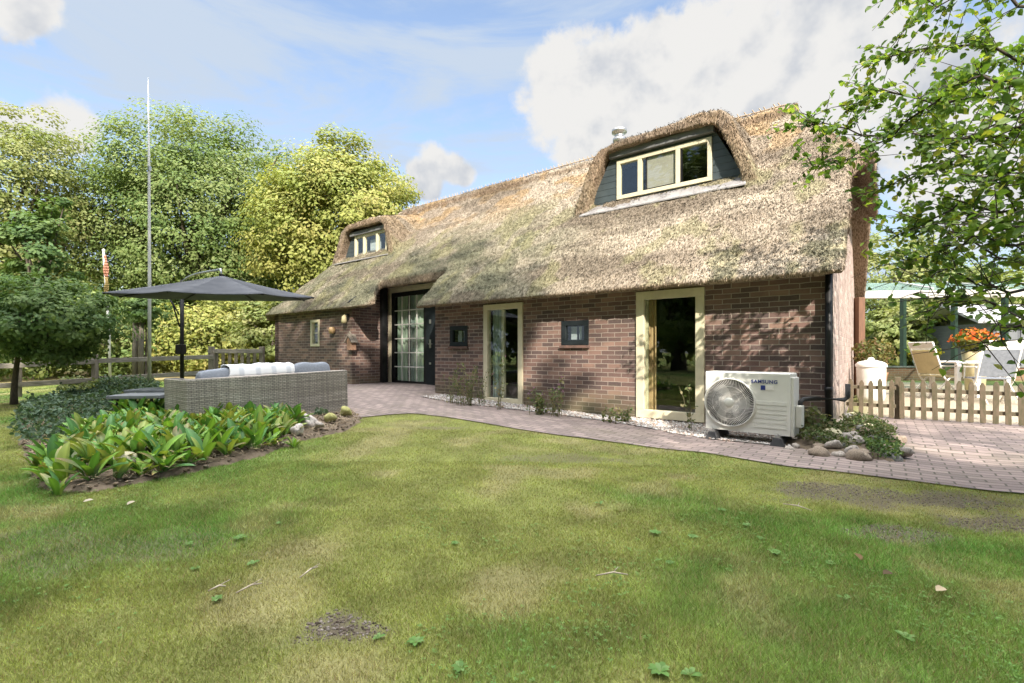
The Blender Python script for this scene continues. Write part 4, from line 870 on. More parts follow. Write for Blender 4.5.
# ------------------------------------------------------------------ trees and plants
def leaves_mesh(P, S, Nrm, C, shape='quad', rg=rng):
    """diamond leaves at P, size S, facing Nrm"""
    n = len(P); t = rg.normal(size=(n, 3)); t -= Nrm*np.sum(t*Nrm, 1, keepdims=True); t /= np.linalg.norm(t, axis=1, keepdims=True)+1e-9; b = np.cross(Nrm, t); S = S[:, None]
    if shape == 'quad':
        V = np.stack([P-t*S*.5, P+b*S*.30, P+t*S*.5, P-b*S*.30], 1); k = 4
        Fc = np.arange(n*4).reshape(-1, 4)
    else:   # rounded leaf folded along its midrib: 6 outline points, two quads
        nn_ = Nrm*S*.10
        V = np.stack([P, P+t*S*.30+b*S*.30+nn_, P+t*S*.70+b*S*.27+nn_, P+t*S*1.0-nn_*.6, P+t*S*.70-b*S*.27+nn_, P+t*S*.30-b*S*.30+nn_], 1); k = 6; i = np.arange(n)[:, None]*6
        Fc = np.concatenate([i+np.array([[0, 1, 2, 3]]), i+np.array([[0, 3, 4, 5]])], 0)
    return V.reshape(-1, 3), Fc, np.repeat(C, k, 0)
def unit(v): return v/(np.linalg.norm(v, axis=-1, keepdims=True)+1e-9)
def tree(name, label, cat, x, y, trunk_h, cz, rad, ncl, per, ls, cols, tr=.2, seed=1, group=None, clr=.26, shell=.55, limbs=14, lean=(0,0), zflat=.7, tl=.8):
    rg = np.random.default_rng(seed); z0 = gzf(x, y); o = thing(name, label, cat, (x, y, z0), 0, group)
    d = unit(rg.normal(size=(ncl, 3))); r = rg.uniform(shell**3, 1, ncl)**(1/3); ctr_ = d*r[:, None]*np.array(rad)*(1+np.clip(.14*rg.normal(size=(ncl, 1)), -.3, .10)); ctr_[:, 2] = ctr_[:, 2]; ctr_ += np.array([lean[0], lean[1], cz])
    ctr_[:, 2] = np.maximum(ctr_[:, 2], .25)
    cr = clr*min(rad)*rg.uniform(.55, 1.25, ncl)
    n = ncl*per; ci = np.repeat(np.arange(ncl), per); u = unit(rg.normal(size=(n, 3))); rr = rg.uniform(.15, 1, n)**.5
    P = ctr_[ci]+u*(rr*cr[ci])[:, None]*np.array([1.25, 1.25, zflat]); P[:, 2] = np.maximum(P[:, 2], .05)
    Nm = unit(u*.55+d[ci]*.55+np.array([0, 0, .45])+rg.normal(size=(n, 3))*.30)
    cols = np.array(cols); cj = rg.uniform(0, 1, ncl); t = np.clip(cj[ci]*.65+rg.uniform(0, 1, n)*.35, 0, .999)*(len(cols)-1); k = t.astype(int); f = (t-k)[:, None]
    C = (cols[k]*(1-f)+cols[k+1]*f)*rg.uniform(.85, 1.15, (n, 1))
    V, Fc, CC = leaves_mesh(P, ls*rg.uniform(.6, 1.3, n), Nm, C, 'quad', rg)
    link('crown', npmesh('crown', V, Fc, CC), M['leaf'], o)
    m_ = MB(); top = Vector((lean[0]*tl, lean[1]*tl, cz+rad[2]*.35)); pts = [Vector((0,0,-.1))]+[Vector((lean[0]*tl*s+tr*.4*math.sin(s*7+seed), lean[1]*tl*s, top.z*s)) for s in (.12,.3,.5,.75,1)]; m_.tube(pts, [tr*1.35,tr*1.05,tr*.9,tr*.75,tr*.5,tr*.2], 9)
    for i in range(min(limbs, ncl)):
        e = Vector(ctr_[i]); s = max(.2, min(.85, (trunk_h+rg.uniform(0, 1)*max(.2, top.z-trunk_h)*.6)/top.z)); st = Vector((lean[0]*tl*s, lean[1]*tl*s, top.z*s)); mid = st.lerp(e, .5)+Vector((0,0,.12*(e-st).length*rg.uniform(-.2,1))); m_.tube([st, mid, e], [tr*.36, tr*.24, tr*.07], 6, False)
    m_.build('trunk', M['bark'], o, 0, True); return o
OAK = [(.085,.145,.045),(.14,.205,.06),(.195,.245,.085),(.245,.28,.115)]
LIME = [(.13,.175,.055),(.19,.23,.075),(.25,.27,.10),(.30,.30,.14)]
GOLD = [(.19,.24,.065),(.25,.285,.075),(.31,.315,.095),(.33,.285,.10)]
DARK = [(.06,.115,.042),(.09,.155,.05),(.12,.185,.06),(.155,.215,.075)]
def wp(px, Y): return (px-CX)/F*Y
tree('oak_tree', 'broad light green oak rising behind the tall grey pole', 'tree', wp(196,27), 27, 3, 8.1, (6.1,4.8,5.7), 520, 220, .17, OAK, .42, 11, clr=.22, limbs=30)
tree('oak_tree', 'slimmer green tree between the broad oak and the golden chestnut', 'tree', wp(276,31), 31, 4, 8.0, (2.9,2.9,5.2), 170, 190, .19, OAK, .3, 12, clr=.26, limbs=16)
tree('birch_tree', 'tall pale green tree at the left edge of the photo', 'tree', wp(8,23), 23, 2.5, 7.5, (3.7,3.4,5.2), 280, 180, .165, LIME, .3, 13, clr=.24, limbs=20)
tree('birch_tree', 'darker narrow tree with a bare-gapped crown left of the oak', 'tree', wp(40,19), 19, 1.5, 4.0, (1.2,1.2,3.6), 70, 90, .20, DARK, .2, 14, clr=.34, limbs=12)
tree('chestnut_tree', 'golden yellow chestnut tree behind the left end of the thatched roof', 'tree', wp(340,25), 25, 3, 7.3, (3.9,3.7,4.5), 340, 210, .185, GOLD, .32, 15, clr=.23, limbs=22)
tree('small_tree', 'small dark green tree with a thin trunk by the rail fence at far left', 'tree', wp(14,9.2), 9.2, .9, 1.62, (1.30,1.0,.80), 150, 130, .08, DARK, .05, 16, clr=.32, limbs=20, lean=(.55,.1), tl=.2)
tree('staked_tree', 'small round-headed tree tied to two wooden stakes beyond the fence', 'tree', wp(146,14.5), 14.5, 1.6, 2.15, (.62,.55,.45), 40, 70, .10, DARK, .035, 17, clr=.4, limbs=8)
for i, (px, Y, w, h, cols, lab) in enumerate([(40,21,3.0,3.4,LIME,'pale hedge bush behind the small dark tree at far left'),(105,20,2.4,3.6,OAK,'light green bush behind the white flagpole'),(160,22,2.6,3.0,LIME,'yellowish bush behind the two tree stakes'),(205,21,2.2,3.6,GOLD,'cream-flowered bush behind the parasol pole'),(240,22,2.3,3.9,LIME,'bright bush under the right tip of the parasol'),(272,19,1.6,3.0,LIME,'pale feathery bush touching the left corner of the house'),(-30,17,2.6,3.0,OAK,'green bush at the left edge beyond the rail fence'),(296,28,2.6,4.6,GOLD,'golden bush at the foot of the chestnut tree')]):
    tree('garden_bush', lab, 'bush', wp(px,Y), Y, .4, h*.48, (w,w*.8,h*.52), 110, 80, .16, cols, .06, 30+i, 'bushes beyond the rail fence', clr=.32, limbs=8)
for i, (px, Y, w, h) in enumerate([(60,36,7,9),(150,40,7,8),(240,40,7,7),(330,38,6,6),(-60,34,7,10)]):
    tree('woodland_tree', ['distant tree low behind the tall left tree','distant tree glimpsed under the oak crown','distant tree behind the parasol','distant tree behind the chestnut','distant tree beyond the left frame edge'][i], 'tree', wp(px,Y), Y, 1, h*.45, (w*.8,3,h*.5), 150, 70, .38, OAK if i % 2 else LIME, .3, 50+i, 'trees of the far wood', clr=.3, limbs=8)
for i, (px, Y, w, h, cols, lab) in enumerate([(885,30,3.5,8.5,LIME,'pale green tree right beside the gable above the glass roof'),(935,34,4.5,7.5,OAK,'green tree above the middle of the glass roof'),(985,27,3.6,5.8,LIME,'bushy tree behind the grey shed'),(1060,34,5,9,OAK,'tall tree behind the shed at the right edge'),(905,23,1.7,3.1,LIME,'small round fruit tree seen through the veranda'),(940,25,2.0,2.6,OAK,'loose bush seen between the green veranda posts')]):
    tree('garden_tree', lab, 'tree', wp(px,Y), Y, h*.25, h*.55, (w,w*.8,h*.47), 150, 90, .22, cols, .12, 70+i, 'trees beyond the veranda', clr=.28, limbs=12)
# tall trees at the camera's back: they keep the lawn in shade
for i, (x, y, h, w, lab) in enumerate([(-9.5,-9,16.5,5.2,'tall leafy tree standing behind the viewer, second from the left'),(-3.4,-10.5,21.5,5.0,'tallest leafy tree standing behind the viewer'),(0.8,-11,20.5,3.6,'tall narrow leafy tree standing straight behind the viewer'),(3.2,-11.2,17.2,2.0,'slender leafy tree behind the viewer right of the tall narrow one'),(5.9,-11,12.6,1.8,'slim lower leafy tree behind the viewer beside the slender one'),(8.6,-11,11.5,2.6,'low round leafy tree standing behind the viewer, right of the middle'),(13.2,-12,10.6,3.0,'low leafy tree standing behind the viewer at the far right'),(5.0,-9.6,10.4,2.8,'lowest leafy tree standing behind the viewer beside the narrow one'),(10.0,-9.5,9.4,2.8,'small leafy tree behind the viewer between the two low ones'),(-15.5,-5,15,5,'leafy tree standing behind the viewer at the far left'),
   (-24,2,13,5,'broad tree beyond the left frame edge, nearest the viewer'),(-27,9,14,5.5,'broad tree far beyond the left frame edge by the wood'),(-22,-7,14,5,'broad tree beyond the left frame edge behind the viewer')]):
    tree('shade_tree', lab, 'tree', x, y, 1.6, h*.51, (w,3.4,h*.46), 190 if x > -20 else 150, 55, .58, OAK, .35, 90+i, 'trees around the viewer', clr=.34, limbs=10, shell=.2)

# foreground tree whose branches reach in at the right
def near_tree():
    rg = np.random.default_rng(7); rd = random.Random(7); bx, by = 5.6, 3.75; o = thing('lime_tree', 'leafy branches of a young tree reaching in from the right foreground', 'tree', (0, 0, 0))
    br = MB(); twigs = []
    def PT(px, py, Y): return Vector((wp(px, Y), Y, CH+(HY-py)/F*Y))
    root = Vector((bx, by, gzf(bx, by))); fork = root+Vector((-.05,0,1.2)); top = root+Vector((-.25,.15,4.6))
    br.tube([root-Vector((0,0,.1)), root+Vector((.02,0,.6)), fork, root+Vector((-.15,.05,2.6)), top], [.10,.085,.075,.055,.02], 10)
    def stem(t): return (root.lerp(fork, t/.25) if t < .25 else fork.lerp(top, (t-.25)/.75))
    L_ = [([(1024,60,3.9),(960,45,4.0),(905,55,4.2),(868,62,4.3)],.75), ([(1010,90,3.6),(940,105,3.9),(880,95,4.1),(848,110,4.3)],.7), ([(1015,82,3.5),(965,80,3.5),(925,110,3.9),(880,140,4.2),(826,128,4.4),(806,122,4.5)],.6), ([(1020,140,3.8),(960,140,4.0),(905,130,4.3),(850,160,4.5),(812,165,4.6)],.6),
          ([(1020,180,3.6),(965,160,3.9),(920,175,4.1),(878,190,4.3)],.55), ([(1015,215,3.5),(965,205,3.8),(925,225,4.0),(890,240,4.2)],.5), ([(1018,250,3.4),(975,240,3.7),(935,255,3.9),(905,270,4.0)],.45), ([(1015,290,3.4),(985,285,3.5),(950,270,3.7),(920,292,3.8)],.4), ([(1020,318,3.3),(990,302,3.4),(960,300,3.5),(930,310,3.7)],.35), ([(1024,10,3.6),(985,-10,3.9),(940,5,4.1),(900,-15,4.3)],.85), ([(1040,120,3.0),(1000,130,3.1),(960,140,3.2)],.6), ([(1045,230,2.9),(1005,225,3.0),(970,225,3.2)],.5), ([(1050,180,3.2),(1010,175,3.4),(985,185,3.5)],.55), ([(1030,270,3.9),(985,250,4.2),(945,235,4.5),(900,215,4.7)],.5), ([(1024,45,4.3),(985,70,4.5),(950,95,4.6),(925,140,4.7)],.75), ([(1030,330,3.0),(1000,335,3.1),(985,345,3.2)],.35)]
    for (pp, t) in L_:
        pts = [stem(t)]+[PT(*q) for q in pp]; pts2 = []
        for i in range(len(pts)-1):
            for s in [k_/max(3, int((pts[i+1]-pts[i]).length/.28)) for k_ in range(max(3, int((pts[i+1]-pts[i]).length/.28)))]: pts2.append(pts[i].lerp(pts[i+1], s)+Vector((rd.uniform(-.03,.03), rd.uniform(-.03,.03), rd.uniform(-.02,.05))))
        pts2.append(pts[-1]); n = len(pts2); br.tube(pts2, [.012*(1-i/(n-1))**.8+.0028 for i in range(n)], 6)
        # side twigs
        for i in range(2, n):
            for _ in range(3):
                b0 = pts2[i]; dr = (pts2[i]-pts2[i-1]).normalized(); e = Vector((rd.uniform(-1,1), rd.uniform(-1,1), rd.uniform(-.75,.85))).normalized(); dv = (dr*.55+e).normalized(); ln = rd.uniform(.16,.46); p = [b0, b0+dv*ln*.5+Vector((0,0,rd.uniform(-.02,.03))), b0+dv*ln+Vector((0,0,-.06*ln))]; twigs.append(p); br.tube(p, [.0045,.003,.0016], 4, False)
        twigs.append(pts2[-4:])
    P = []; Nm = []
    for p in twigs:
        L0 = sum((p[k+1]-p[k]).length for k in range(len(p)-1)); m = max(6, int(L0/.0145))
        for q in range(m):
            s = (q+.8)/m*(len(p)-1); k = min(int(s), len(p)-2); c_ = p[k].lerp(p[k+1], s-k); P.append(c_+Vector((rd.gauss(0,.013), rd.gauss(0,.013), rd.gauss(-.008,.013)))); Nm.append((rd.gauss(0,.55), rd.gauss(-.1,.55), rd.gauss(.55,.4)))
    P = np.array([v[:] for v in P]); Nm = np.array(Nm); kp = rg.uniform(0, 1, len(P)) < np.clip(.42+.45*(P[:, 0]-3.2)/1.0, .42, .95)*np.where(P[:, 2] < 1.75, .45, np.where(P[:, 2] > 2.3, 1.15, .9)); P = P[kp]; Nm = unit(Nm[kp]); n = len(P); cols = np.array([(.075,.14,.034),(.105,.18,.042),(.155,.225,.05),(.25,.27,.065)]); C = cols[rg.choice(4, n, p=[.3,.35,.25,.10])]*rg.uniform(.8, 1.2, (n, 1))
    V, Fc, CC = leaves_mesh(P, rg.uniform(.036, .082, n), Nm, C, 'leaf', rg); link('crown', npmesh('crown', V, Fc, CC, False), leafmat('near_leaf', .42, .45, (1.5,1.5,.55)), o); br.build('trunk', M['twig'], o, 0, True)
near_tree()

# leafy bed: broad-leaved clumps
def clump_meshes(k):
    rg = random.Random(100+k); V = []; Fc = []; C = []
    for i in range(rg.randint(9, 15)):
        az = rg.uniform(0, 6.283); ln = rg.uniform(.11, .30); wd = ln*rg.uniform(.12, .165); el = rg.uniform(.6, 1.5); r0 = rg.uniform(0, .06); d = Vector((math.cos(az), math.sin(az), 0)); s = Vector((-math.sin(az), math.cos(az), 0)); p = d*r0; n0 = len(V); e = el
        base = rg.choice([(.09,.21,.045),(.125,.255,.05),(.165,.29,.055),(.26,.32,.08),(.075,.17,.055),(.12,.215,.085)]); v_ = rg.uniform(.75, 1.25); tip = rg.choice([(.34,.27,.10),(.30,.17,.09)]) if rg.random() < .3 else base
        NS = 7
        for j in range(NS+1):
            t = j/NS; w_ = wd*max(.12, (math.sin(math.pi*min(1, t*.86+.10))**.8))*(1 if j < NS else .05); up = Vector((-d.x*math.sin(e), -d.y*math.sin(e), math.cos(e)))
            for q, u in enumerate((-1, -.5, 0, .5, 1)):
                pt = p+s*(u*w_)+up*(abs(u)*w_*.45); V.append(pt[:]); f = t*t*.8; C.append(tuple((base[c_]*(1-f)+tip[c_]*f)*v_*(1.25 if u == 0 else 1) for c_ in range(3)))
            p = p+(d*math.cos(e)+Vector((0,0,math.sin(e))))*(ln/NS); e -= rg.uniform(.02, .14)
        for j in range(NS):
            for q in range(4): a = n0+j*5+q; Fc.append((a, a+1, a+6, a+5))
    return npmesh('leaves', np.array(V), np.array(Fc), np.array(C), True)
glossy = leafmat('glossy_leaf', .35, .22, (1.4,1.4,.5))
cl_me = [clump_meshes(k) for k in range(8)]
for me in cl_me: me.materials.append(glossy)
PLPX = [(34,474),(52,490),(110,486),(165,477),(215,463),(262,452),(300,437),(294,424),(240,425),(186,426),(152,412),(128,416),(104,436),(62,456)]
plp = [G(*p) for p in PLPX]; rd = random.Random(3); CLP = []
x0, x1 = min(p[0] for p in plp), max(p[0] for p in plp); y0, y1 = min(p[1] for p in plp), max(p[1] for p in plp)
for _ in range(9000):
    q = (rd.uniform(x0, x1), rd.uniform(y0, y1))
    if inpoly(np.array([q[0]]), np.array([q[1]]), plp)[0] and all(math.dist(q, k) > .125 for k in CLP): CLP.append(q)
for i, (X, Y) in enumerate(CLP):
    o = bpy.data.objects.new('broadleaf_plant', cl_me[rd.randrange(8)]); COL.objects.link(o); o.location = (X, Y, bed_h(X, Y)); o.rotation_euler = (rd.uniform(-.25,.25), rd.uniform(-.25,.25), rd.uniform(0,6.28)); s = rd.uniform(.6,1.15); o.scale = (s, s, s*rd.uniform(.85,1.15))
    tag(o, 'broad-leaved green plant in the mass filling the bed before the rattan sofa', 'plant', 'broad-leaved plants in the sofa bed')
def strays(px, py, lab, s=.6):
    X, Y = G(px, py); o = bpy.data.objects.new('broadleaf_plant', cl_me[int(px) % 8]); COL.objects.link(o); o.location = (X, Y, gzf(X, Y)+.01); o.scale = (s, s, s); tag(o, lab, 'plant')
strays(294, 448, 'small lone broad-leaved plant at the lawn edge right of the bed', .55); strays(58, 496, 'flopped broad-leaved plant at the bed corner nearest the viewer', .7)
# dry mulch litter in the bed: thin straws
n = 12000; pts = []
xs = [p[0] for p in bed]; ys = [p[1] for p in bed]; x = rng.uniform(min(xs), max(xs), n*3); y = rng.uniform(min(ys), max(ys), n*3); k = inpoly(x, y, bed); x, y = x[k][:n], y[k][:n]; n = len(x); z = gz(x, y)+.045+rng.uniform(0, .07, n); an = rng.uniform(0, 6.28, n); l = rng.uniform(.03, .13, n); t = np.stack([np.cos(an)*l, np.sin(an)*l, rng.uniform(-.3, .3, n)*l], 1); s = np.stack([-np.sin(an), np.cos(an), np.zeros(n)], 1)*rng.uniform(.001, .004, (n, 1)); P = np.stack([x, y, z], 1)
V = np.stack([P-s, P+s, P+t+s*.5, P+t-s*.5], 1).reshape(-1, 3); C = np.repeat(np.array([[.40,.30,.20],[.28,.21,.14],[.50,.41,.28]])[rng.integers(0, 3, n)], 4, 0); tag(link('dry_mulch', npmesh('dry_mulch', V, np.arange(n*4).reshape(-1, 4), C), M['mulch']), kind='stuff')
kk = 5200; x = rng.uniform(min(xs), max(xs), kk*3); y = rng.uniform(min(ys), max(ys), kk*3); k = inpoly(x, y, bed); x, y = x[k][:kk], y[k][:kk]; dd_ = np.full(len(x), 9.0)
for i in range(len(bed)):
    (ax, ay), (bx_, by_) = bed[i], bed[(i+1) % len(bed)]; l2 = (bx_-ax)**2+(by_-ay)**2; t_ = np.clip(((x-ax)*(bx_-ax)+(y-ay)*(by_-ay))/l2, 0, 1); dd_ = np.minimum(dd_, np.hypot(x-ax-t_*(bx_-ax), y-ay-t_*(by_-ay)))
pebbles('soil_clods', np.stack([x, y, gz(x, y)+.03+.08*sm(dd_/.5)+.002], 1), .006, .024, np.array([[.16,.12,.085],[.10,.075,.05],[.22,.17,.12],[.30,.25,.19],[.13,.10,.07]]), 'stuff', M['mulch'])
# blue-green low shrub
def low_shrub(name, lab, cat, pxs, n, h, ls, cols, seed, group=None, clus=60, spread=.16):
    rg = np.random.default_rng(seed); pts = np.array([G(*p) for p in pxs]); c0 = pts.mean(0); o = thing(name, lab, cat, (c0[0], c0[1], gzf(*c0)), 0, group)
    poly = [tuple(p) for p in pts]; lo, hi = pts.min(0), pts.max(0); q = rg.uniform(lo, hi, (n*4, 2)); q = q[inpoly(q[:, 0], q[:, 1], poly)][:n]; n = len(q)
    cs = rg.uniform(lo, hi, (clus, 2)); dd = np.min(np.linalg.norm(q[:, None]-cs[None], axis=2), 1); hh = h*(.55+.45*sm(1-dd/(spread*2)))*(.85+.3*fbm(q[:, 0]*3, q[:, 1]*3, seed, 2)); z = gz(q[:, 0], q[:, 1])-gzf(*c0)+hh*rg.uniform(.25, 1, n)**.6
    P = np.stack([q[:, 0]-c0[0], q[:, 1]-c0[1], z], 1)+rg.normal(0, .02, (n, 3)); Nm = unit(rg.normal(size=(n, 3))*.6+np.array([0, -.2, .6])); cols = np.array(cols); C = cols[rg.integers(0, len(cols), n)]*rg.uniform(.7, 1.3, (n, 1)); V, Fc, CC = leaves_mesh(P, ls*rg.uniform(.6, 1.3, n), Nm, C, 'leaf', rg); link('foliage', npmesh('foliage', V, Fc, CC), M['leaf'], o)
    m_ = MB(); 
    for i in range(14): 
        p = P[rg.integers(0, n)]; zb = gzf(p[0]+c0[0], p[1]+c0[1])-gzf(*c0); m_.tube([(0, 0, .0), (p[0]*.5, p[1]*.5, .012), (p[0]*.93, p[1]*.93, zb+.012), (p[0], p[1], max(zb+.05, p[2]-.02))], .004, 5, False)
    m_.build('stems', M['twig'], o); return o
BLUEG = [(.065,.10,.062),(.075,.125,.08),(.11,.16,.11),(.045,.085,.045)]
low_shrub('ground_cover_shrub', 'low blue-green shrub spreading at the left of the leafy bed', 'shrub', [(12,438),(28,452),(60,455),(98,440),(116,422),(120,404),(104,398),(60,400),(24,412)], 5200, .34, .055, BLUEG, 5)
low_shrub('ground_cover_shrub', 'grey-green low shrub behind the slab table', 'shrub', [(100,400),(150,399),(160,392),(128,389),(98,392)], 2400, .36, .06, BLUEG+[(.11,.15,.08)], 6)
low_shrub('border_plant', 'pale low plant at the foot of the flagpole', 'plant', [(60,396),(110,395),(115,388),(60,389)], 1400, .3, .07, [(.12,.16,.07),(.17,.19,.09)], 8)

# stones
def stone_mesh(seed, sub=3):
    bm = bmesh.new(); bmesh.ops.create_icosphere(bm, subdivisions=sub, radius=1.0); rg = random.Random(seed); off = (rg.uniform(0,50), rg.uniform(0,50))
    P = np.array([v.co[:] for v in bm.verts]); d = 1+(fbm(P[:, 0]*1.3+off[0]+P[:, 2]*.7, P[:, 1]*1.3+off[1]-P[:, 2]*.6, seed, 3)-.5)*.9; P = P*d[:, None]; P = P*(1+(fbm(P[:, 0]*4+off[1], P[:, 1]*4+P[:, 2]*3, seed+9, 3)-.5)[:, None]*.25); P[:, 2] = np.maximum(P[:, 2], -.6)
    for v, p in zip(bm.verts, P): v.co = p
    me = bpy.data.meshes.new('stone'); bm.to_mesh(me); bm.free(); me.polygons.foreach_set('use_smooth', [True]*len(me.polygons)); return me
st_me = [stone_mesh(k) for k in range(7)]
def stone(px, py, s, mat, lab, group=None, dz=0.0, k=None, hf=gzf):
    X, Y = G(px, py); me = st_me[(k if k is not None else int(px+py)) % 7]; o = bpy.data.objects.new('stone', me); COL.objects.link(o)
    if not me.materials: me.materials.append(mat)
    o.material_slots[0].link = 'OBJECT'; o.material_slots[0].material = mat; o.location = (X, Y, hf(X, Y)+s*.3+dz+(.09 if hf is gzf and px < 400 else 0)); rg = random.Random(px*31+py); o.rotation_euler = (rg.uniform(-.5,.5), rg.uniform(-.5,.5), rg.uniform(0,6.28)); o.scale = (s*rg.uniform(.9,1.35), s*rg.uniform(.75,1.1), s*rg.uniform(.65,1.0)); return tag(o, lab, 'stone', group)
stone(308,432,.12,M['palestone'],'large pale pinkish stone at the right end of the leafy bed',None,.0,1)
stone(298,440,.075,M['palestone'],'flat pale stone just below the large pinkish one by the bed')
stone(331,427,.10,pmat('lichen_stone',(.34,.32,.12),(.22,.22,.08),9,.9,.6),'round yellow-green mossy stone in front of the sofa end',None,0,2)
stone(346,420,.09,pmat('lichen_stone',(.3,.3,.1)),'second mossy stone, the one nearest the paving',None,0,4)
stone(319,434,.06,M['stone'],'small brown stone between the pinkish and the mossy stones')
stone(124,477,.075,pmat('lichen_pale_stone',(.50,.45,.36),(.34,.33,.16),7,.9,.6),'pale lichen-spotted stone at the front edge of the leafy bed',None,.02,3)
stone(208,460,.07,M['palestone'],'pale stone under the leaves in the middle of the bed edge',None,.02)
stone(142,464,.06,M['stone'],'brown stone half hidden among the broad leaves',None,.03)
RK = []
rd = random.Random(41)
while len(RK) < 46:
    q = (rd.uniform(764,906), rd.uniform(418,464))
    X, Y = G(*q)
    if inpoly(np.array([X]), np.array([Y]), rockpoly)[0] and all(math.dist(G(*k[:2]), (X, Y)) > .085 for k in RK): RK.append((q[0], q[1], rd.uniform(.035,.085)))
RK += [(790,450,.05),(820,456,.09),(838,457,.06),(858,460,.10),(893,461,.08)]
for i, (px, py, s) in enumerate(RK):
    stone(px, py, s, [M['stone'],pmat('brown_stone',(.30,.235,.18),(.15,.12,.09),9,.9,.8),M['darkstone'],pmat('lichen_pale_stone',(.5,.45,.36)),M['stone'],pmat('brown_stone',(.3,.2,.1))][i % 6], 'rounded stone piled in the rockery at the house corner', 'stones of the corner rockery', -.012, i, rock_h if i < 46 else gzf)
low_shrub('rockery_plant', 'low green plants creeping between the rockery stones', 'plant', [(800,449),(850,455),(890,452),(895,438),(870,428),(845,432),(822,440)], 5000, .26, .032, [(.06,.10,.03),(.10,.13,.05),(.15,.15,.08)], 21, None, 14, .12)
low_shrub('rockery_plant', 'dark bushy plant at the right tip of the rockery', 'plant', [(868,460),(900,463),(900,452),(880,448),(866,452)], 900, .20, .035, DARK, 22, None, 6, .12)

# wiry perennials along the wall
def wiry(lab, px, py, n, h, spread, seed, flower=None, leafc=((.09,.13,.05),(.14,.17,.07),(.21,.19,.10)), lsz=.05, dens=10):
    rg = random.Random(seed); X, Y = G(px, py); o = thing('tall_weed', lab, 'plant', (X, Y, gzf(X, Y)), 0); m_ = MB(); P = []; Nm = []; tops = []
    for i in range(n):
        a = rg.uniform(0, 6.28); r = rg.uniform(0, spread); b0 = Vector((math.cos(a)*r, math.sin(a)*r*.5, 0)); hh = h*rg.uniform(.45, 1.0); ln = Vector((rg.uniform(-.3,.3), rg.uniform(-.25,.1), 0))*hh; p = [b0, b0+ln*.25+Vector((0,0,hh*.4)), b0+ln*.6+Vector((0,0,hh*.75)), b0+ln+Vector((0,0,hh))]; m_.tube(p, [.0045,.0038,.003,.0018], 5, False); tops.append(p[-1])
        for q in range(dens):
            t = rg.uniform(.05,.95)*3; k = min(int(t), 2); c_ = p[k].lerp(p[k+1], t-k); P.append((c_+Vector((rg.gauss(0,.02), rg.gauss(0,.02), rg.gauss(0,.01))))[:]); Nm.append((rg.gauss(0,.6), rg.gauss(-.3,.6), rg.gauss(.4,.4)))
    m_.build('stems', pmat('dry_stem', (.20,.18,.10), (.12,.11,.06), 9, .9, .1), o); P = np.array(P); rgn = np.random.default_rng(seed); C = np.array(leafc)[rgn.integers(0, len(leafc), len(P))]; V, Fc, CC = leaves_mesh(P, lsz*rgn.uniform(.5, 1.4, len(P)), unit(np.array(Nm)), C, 'leaf', rgn); link('foliage', npmesh('foliage', V, Fc, CC), M['leaf'], o)
    if flower:
        P = np.array([t[:] for t in tops[:max(3, n//3)]]); P = np.repeat(P, 12, 0)+rgn.normal(0, .012, (len(P)*12, 3)); V, Fc, CC = leaves_mesh(P, np.full(len(P), .022), unit(rgn.normal(size=P.shape)), np.tile(np.array([flower]), (len(P), 1)), 'quad', rgn); link('flowers', npmesh('flowers', V, Fc, CC), M['leaf'], o)
wiry('tall wiry weed clump against the wall left of the narrower tall window', 470, 406, 26, .85, .28, 1, None, dens=22, lsz=.032)
wiry('loose dry weed with long bare stems under the small left window', 452, 404, 10, .95, .2, 2, None, dens=16, lsz=.03)
wiry('green weed clump at the right foot of the narrower tall window', 540, 415, 20, .48, .25, 3, (.30,.16,.30), dens=14)
wiry('thin flowering stems standing before the narrower tall window', 500, 410, 6, .95, .12, 4, (.34,.18,.30), dens=10)
wiry('purple-flowered weed against the bricks below the wider square window', 556, 417, 8, .72, .15, 5, (.34,.17,.33), dens=9)
wiry('low weeds at the foot of the brick wall left of the wide window', 610, 423, 12, .28, .3, 6, None, dens=12)
wiry('single tall thistle stem before the wide tall window', 690, 432, 2, .80, .03, 7, None, dens=22)
wiry('grassy weed tuft between the heat pump and the corner pipe', 808, 444, 22, .50, .16, 8, None, dens=9, lsz=.06)
wiry('weed growing at the foot of the corner board', 826, 441, 12, .34, .12, 9, None, dens=10)
wiry('small green plant beside the right end of the rattan sofa', 322, 420, 6, .22, .05, 10, None, leafc=((.10,.16,.10),(.16,.22,.16)), dens=10, lsz=.07)

# lawn weeds, twigs, fallen leaves
def rosette(k):
    rg = random.Random(200+k); V = []; Fc = []; C = []
    for i in range(rg.randint(7, 11)):
        az = 2*math.pi*i/9+rg.uniform(-.3,.3); ln = rg.uniform(.03,.06); wd = ln*.26; d = Vector((math.cos(az), math.sin(az), 0)); s = Vector((-d.y, d.x, 0)); n0 = len(V); b = rg.choice([(.12,.23,.06),(.10,.19,.05),(.16,.26,.09)])
        for t, w in ((0,.3),(.4,1),(.75,.85),(1,.1)):
            for u in (-1, 1): V.append((d*ln*t+s*wd*w*u+Vector((0,0,.012+.018*math.sin(t*2.2))))[:]); C.append(b)
        for j in range(3): a = n0+j*2; Fc.append((a, a+1, a+3, a+2))
    me = npmesh('rosette', np.array(V), np.array(Fc), np.array(C), True); me.materials.append(M['leaf']); return me
ro = [rosette(k) for k in range(3)]
WD = [(378,640),(462,672),(416,645),(735,520),(748,528),(722,512),(760,540),(692,540),(775,555),(845,600),(728,572),(655,535),(190,546),(196,570),(240,540),(252,566),(280,525),(660,675),(690,678),(832,566),(455,545),(905,640),(670,566),(742,515),(600,505),(215,602)]
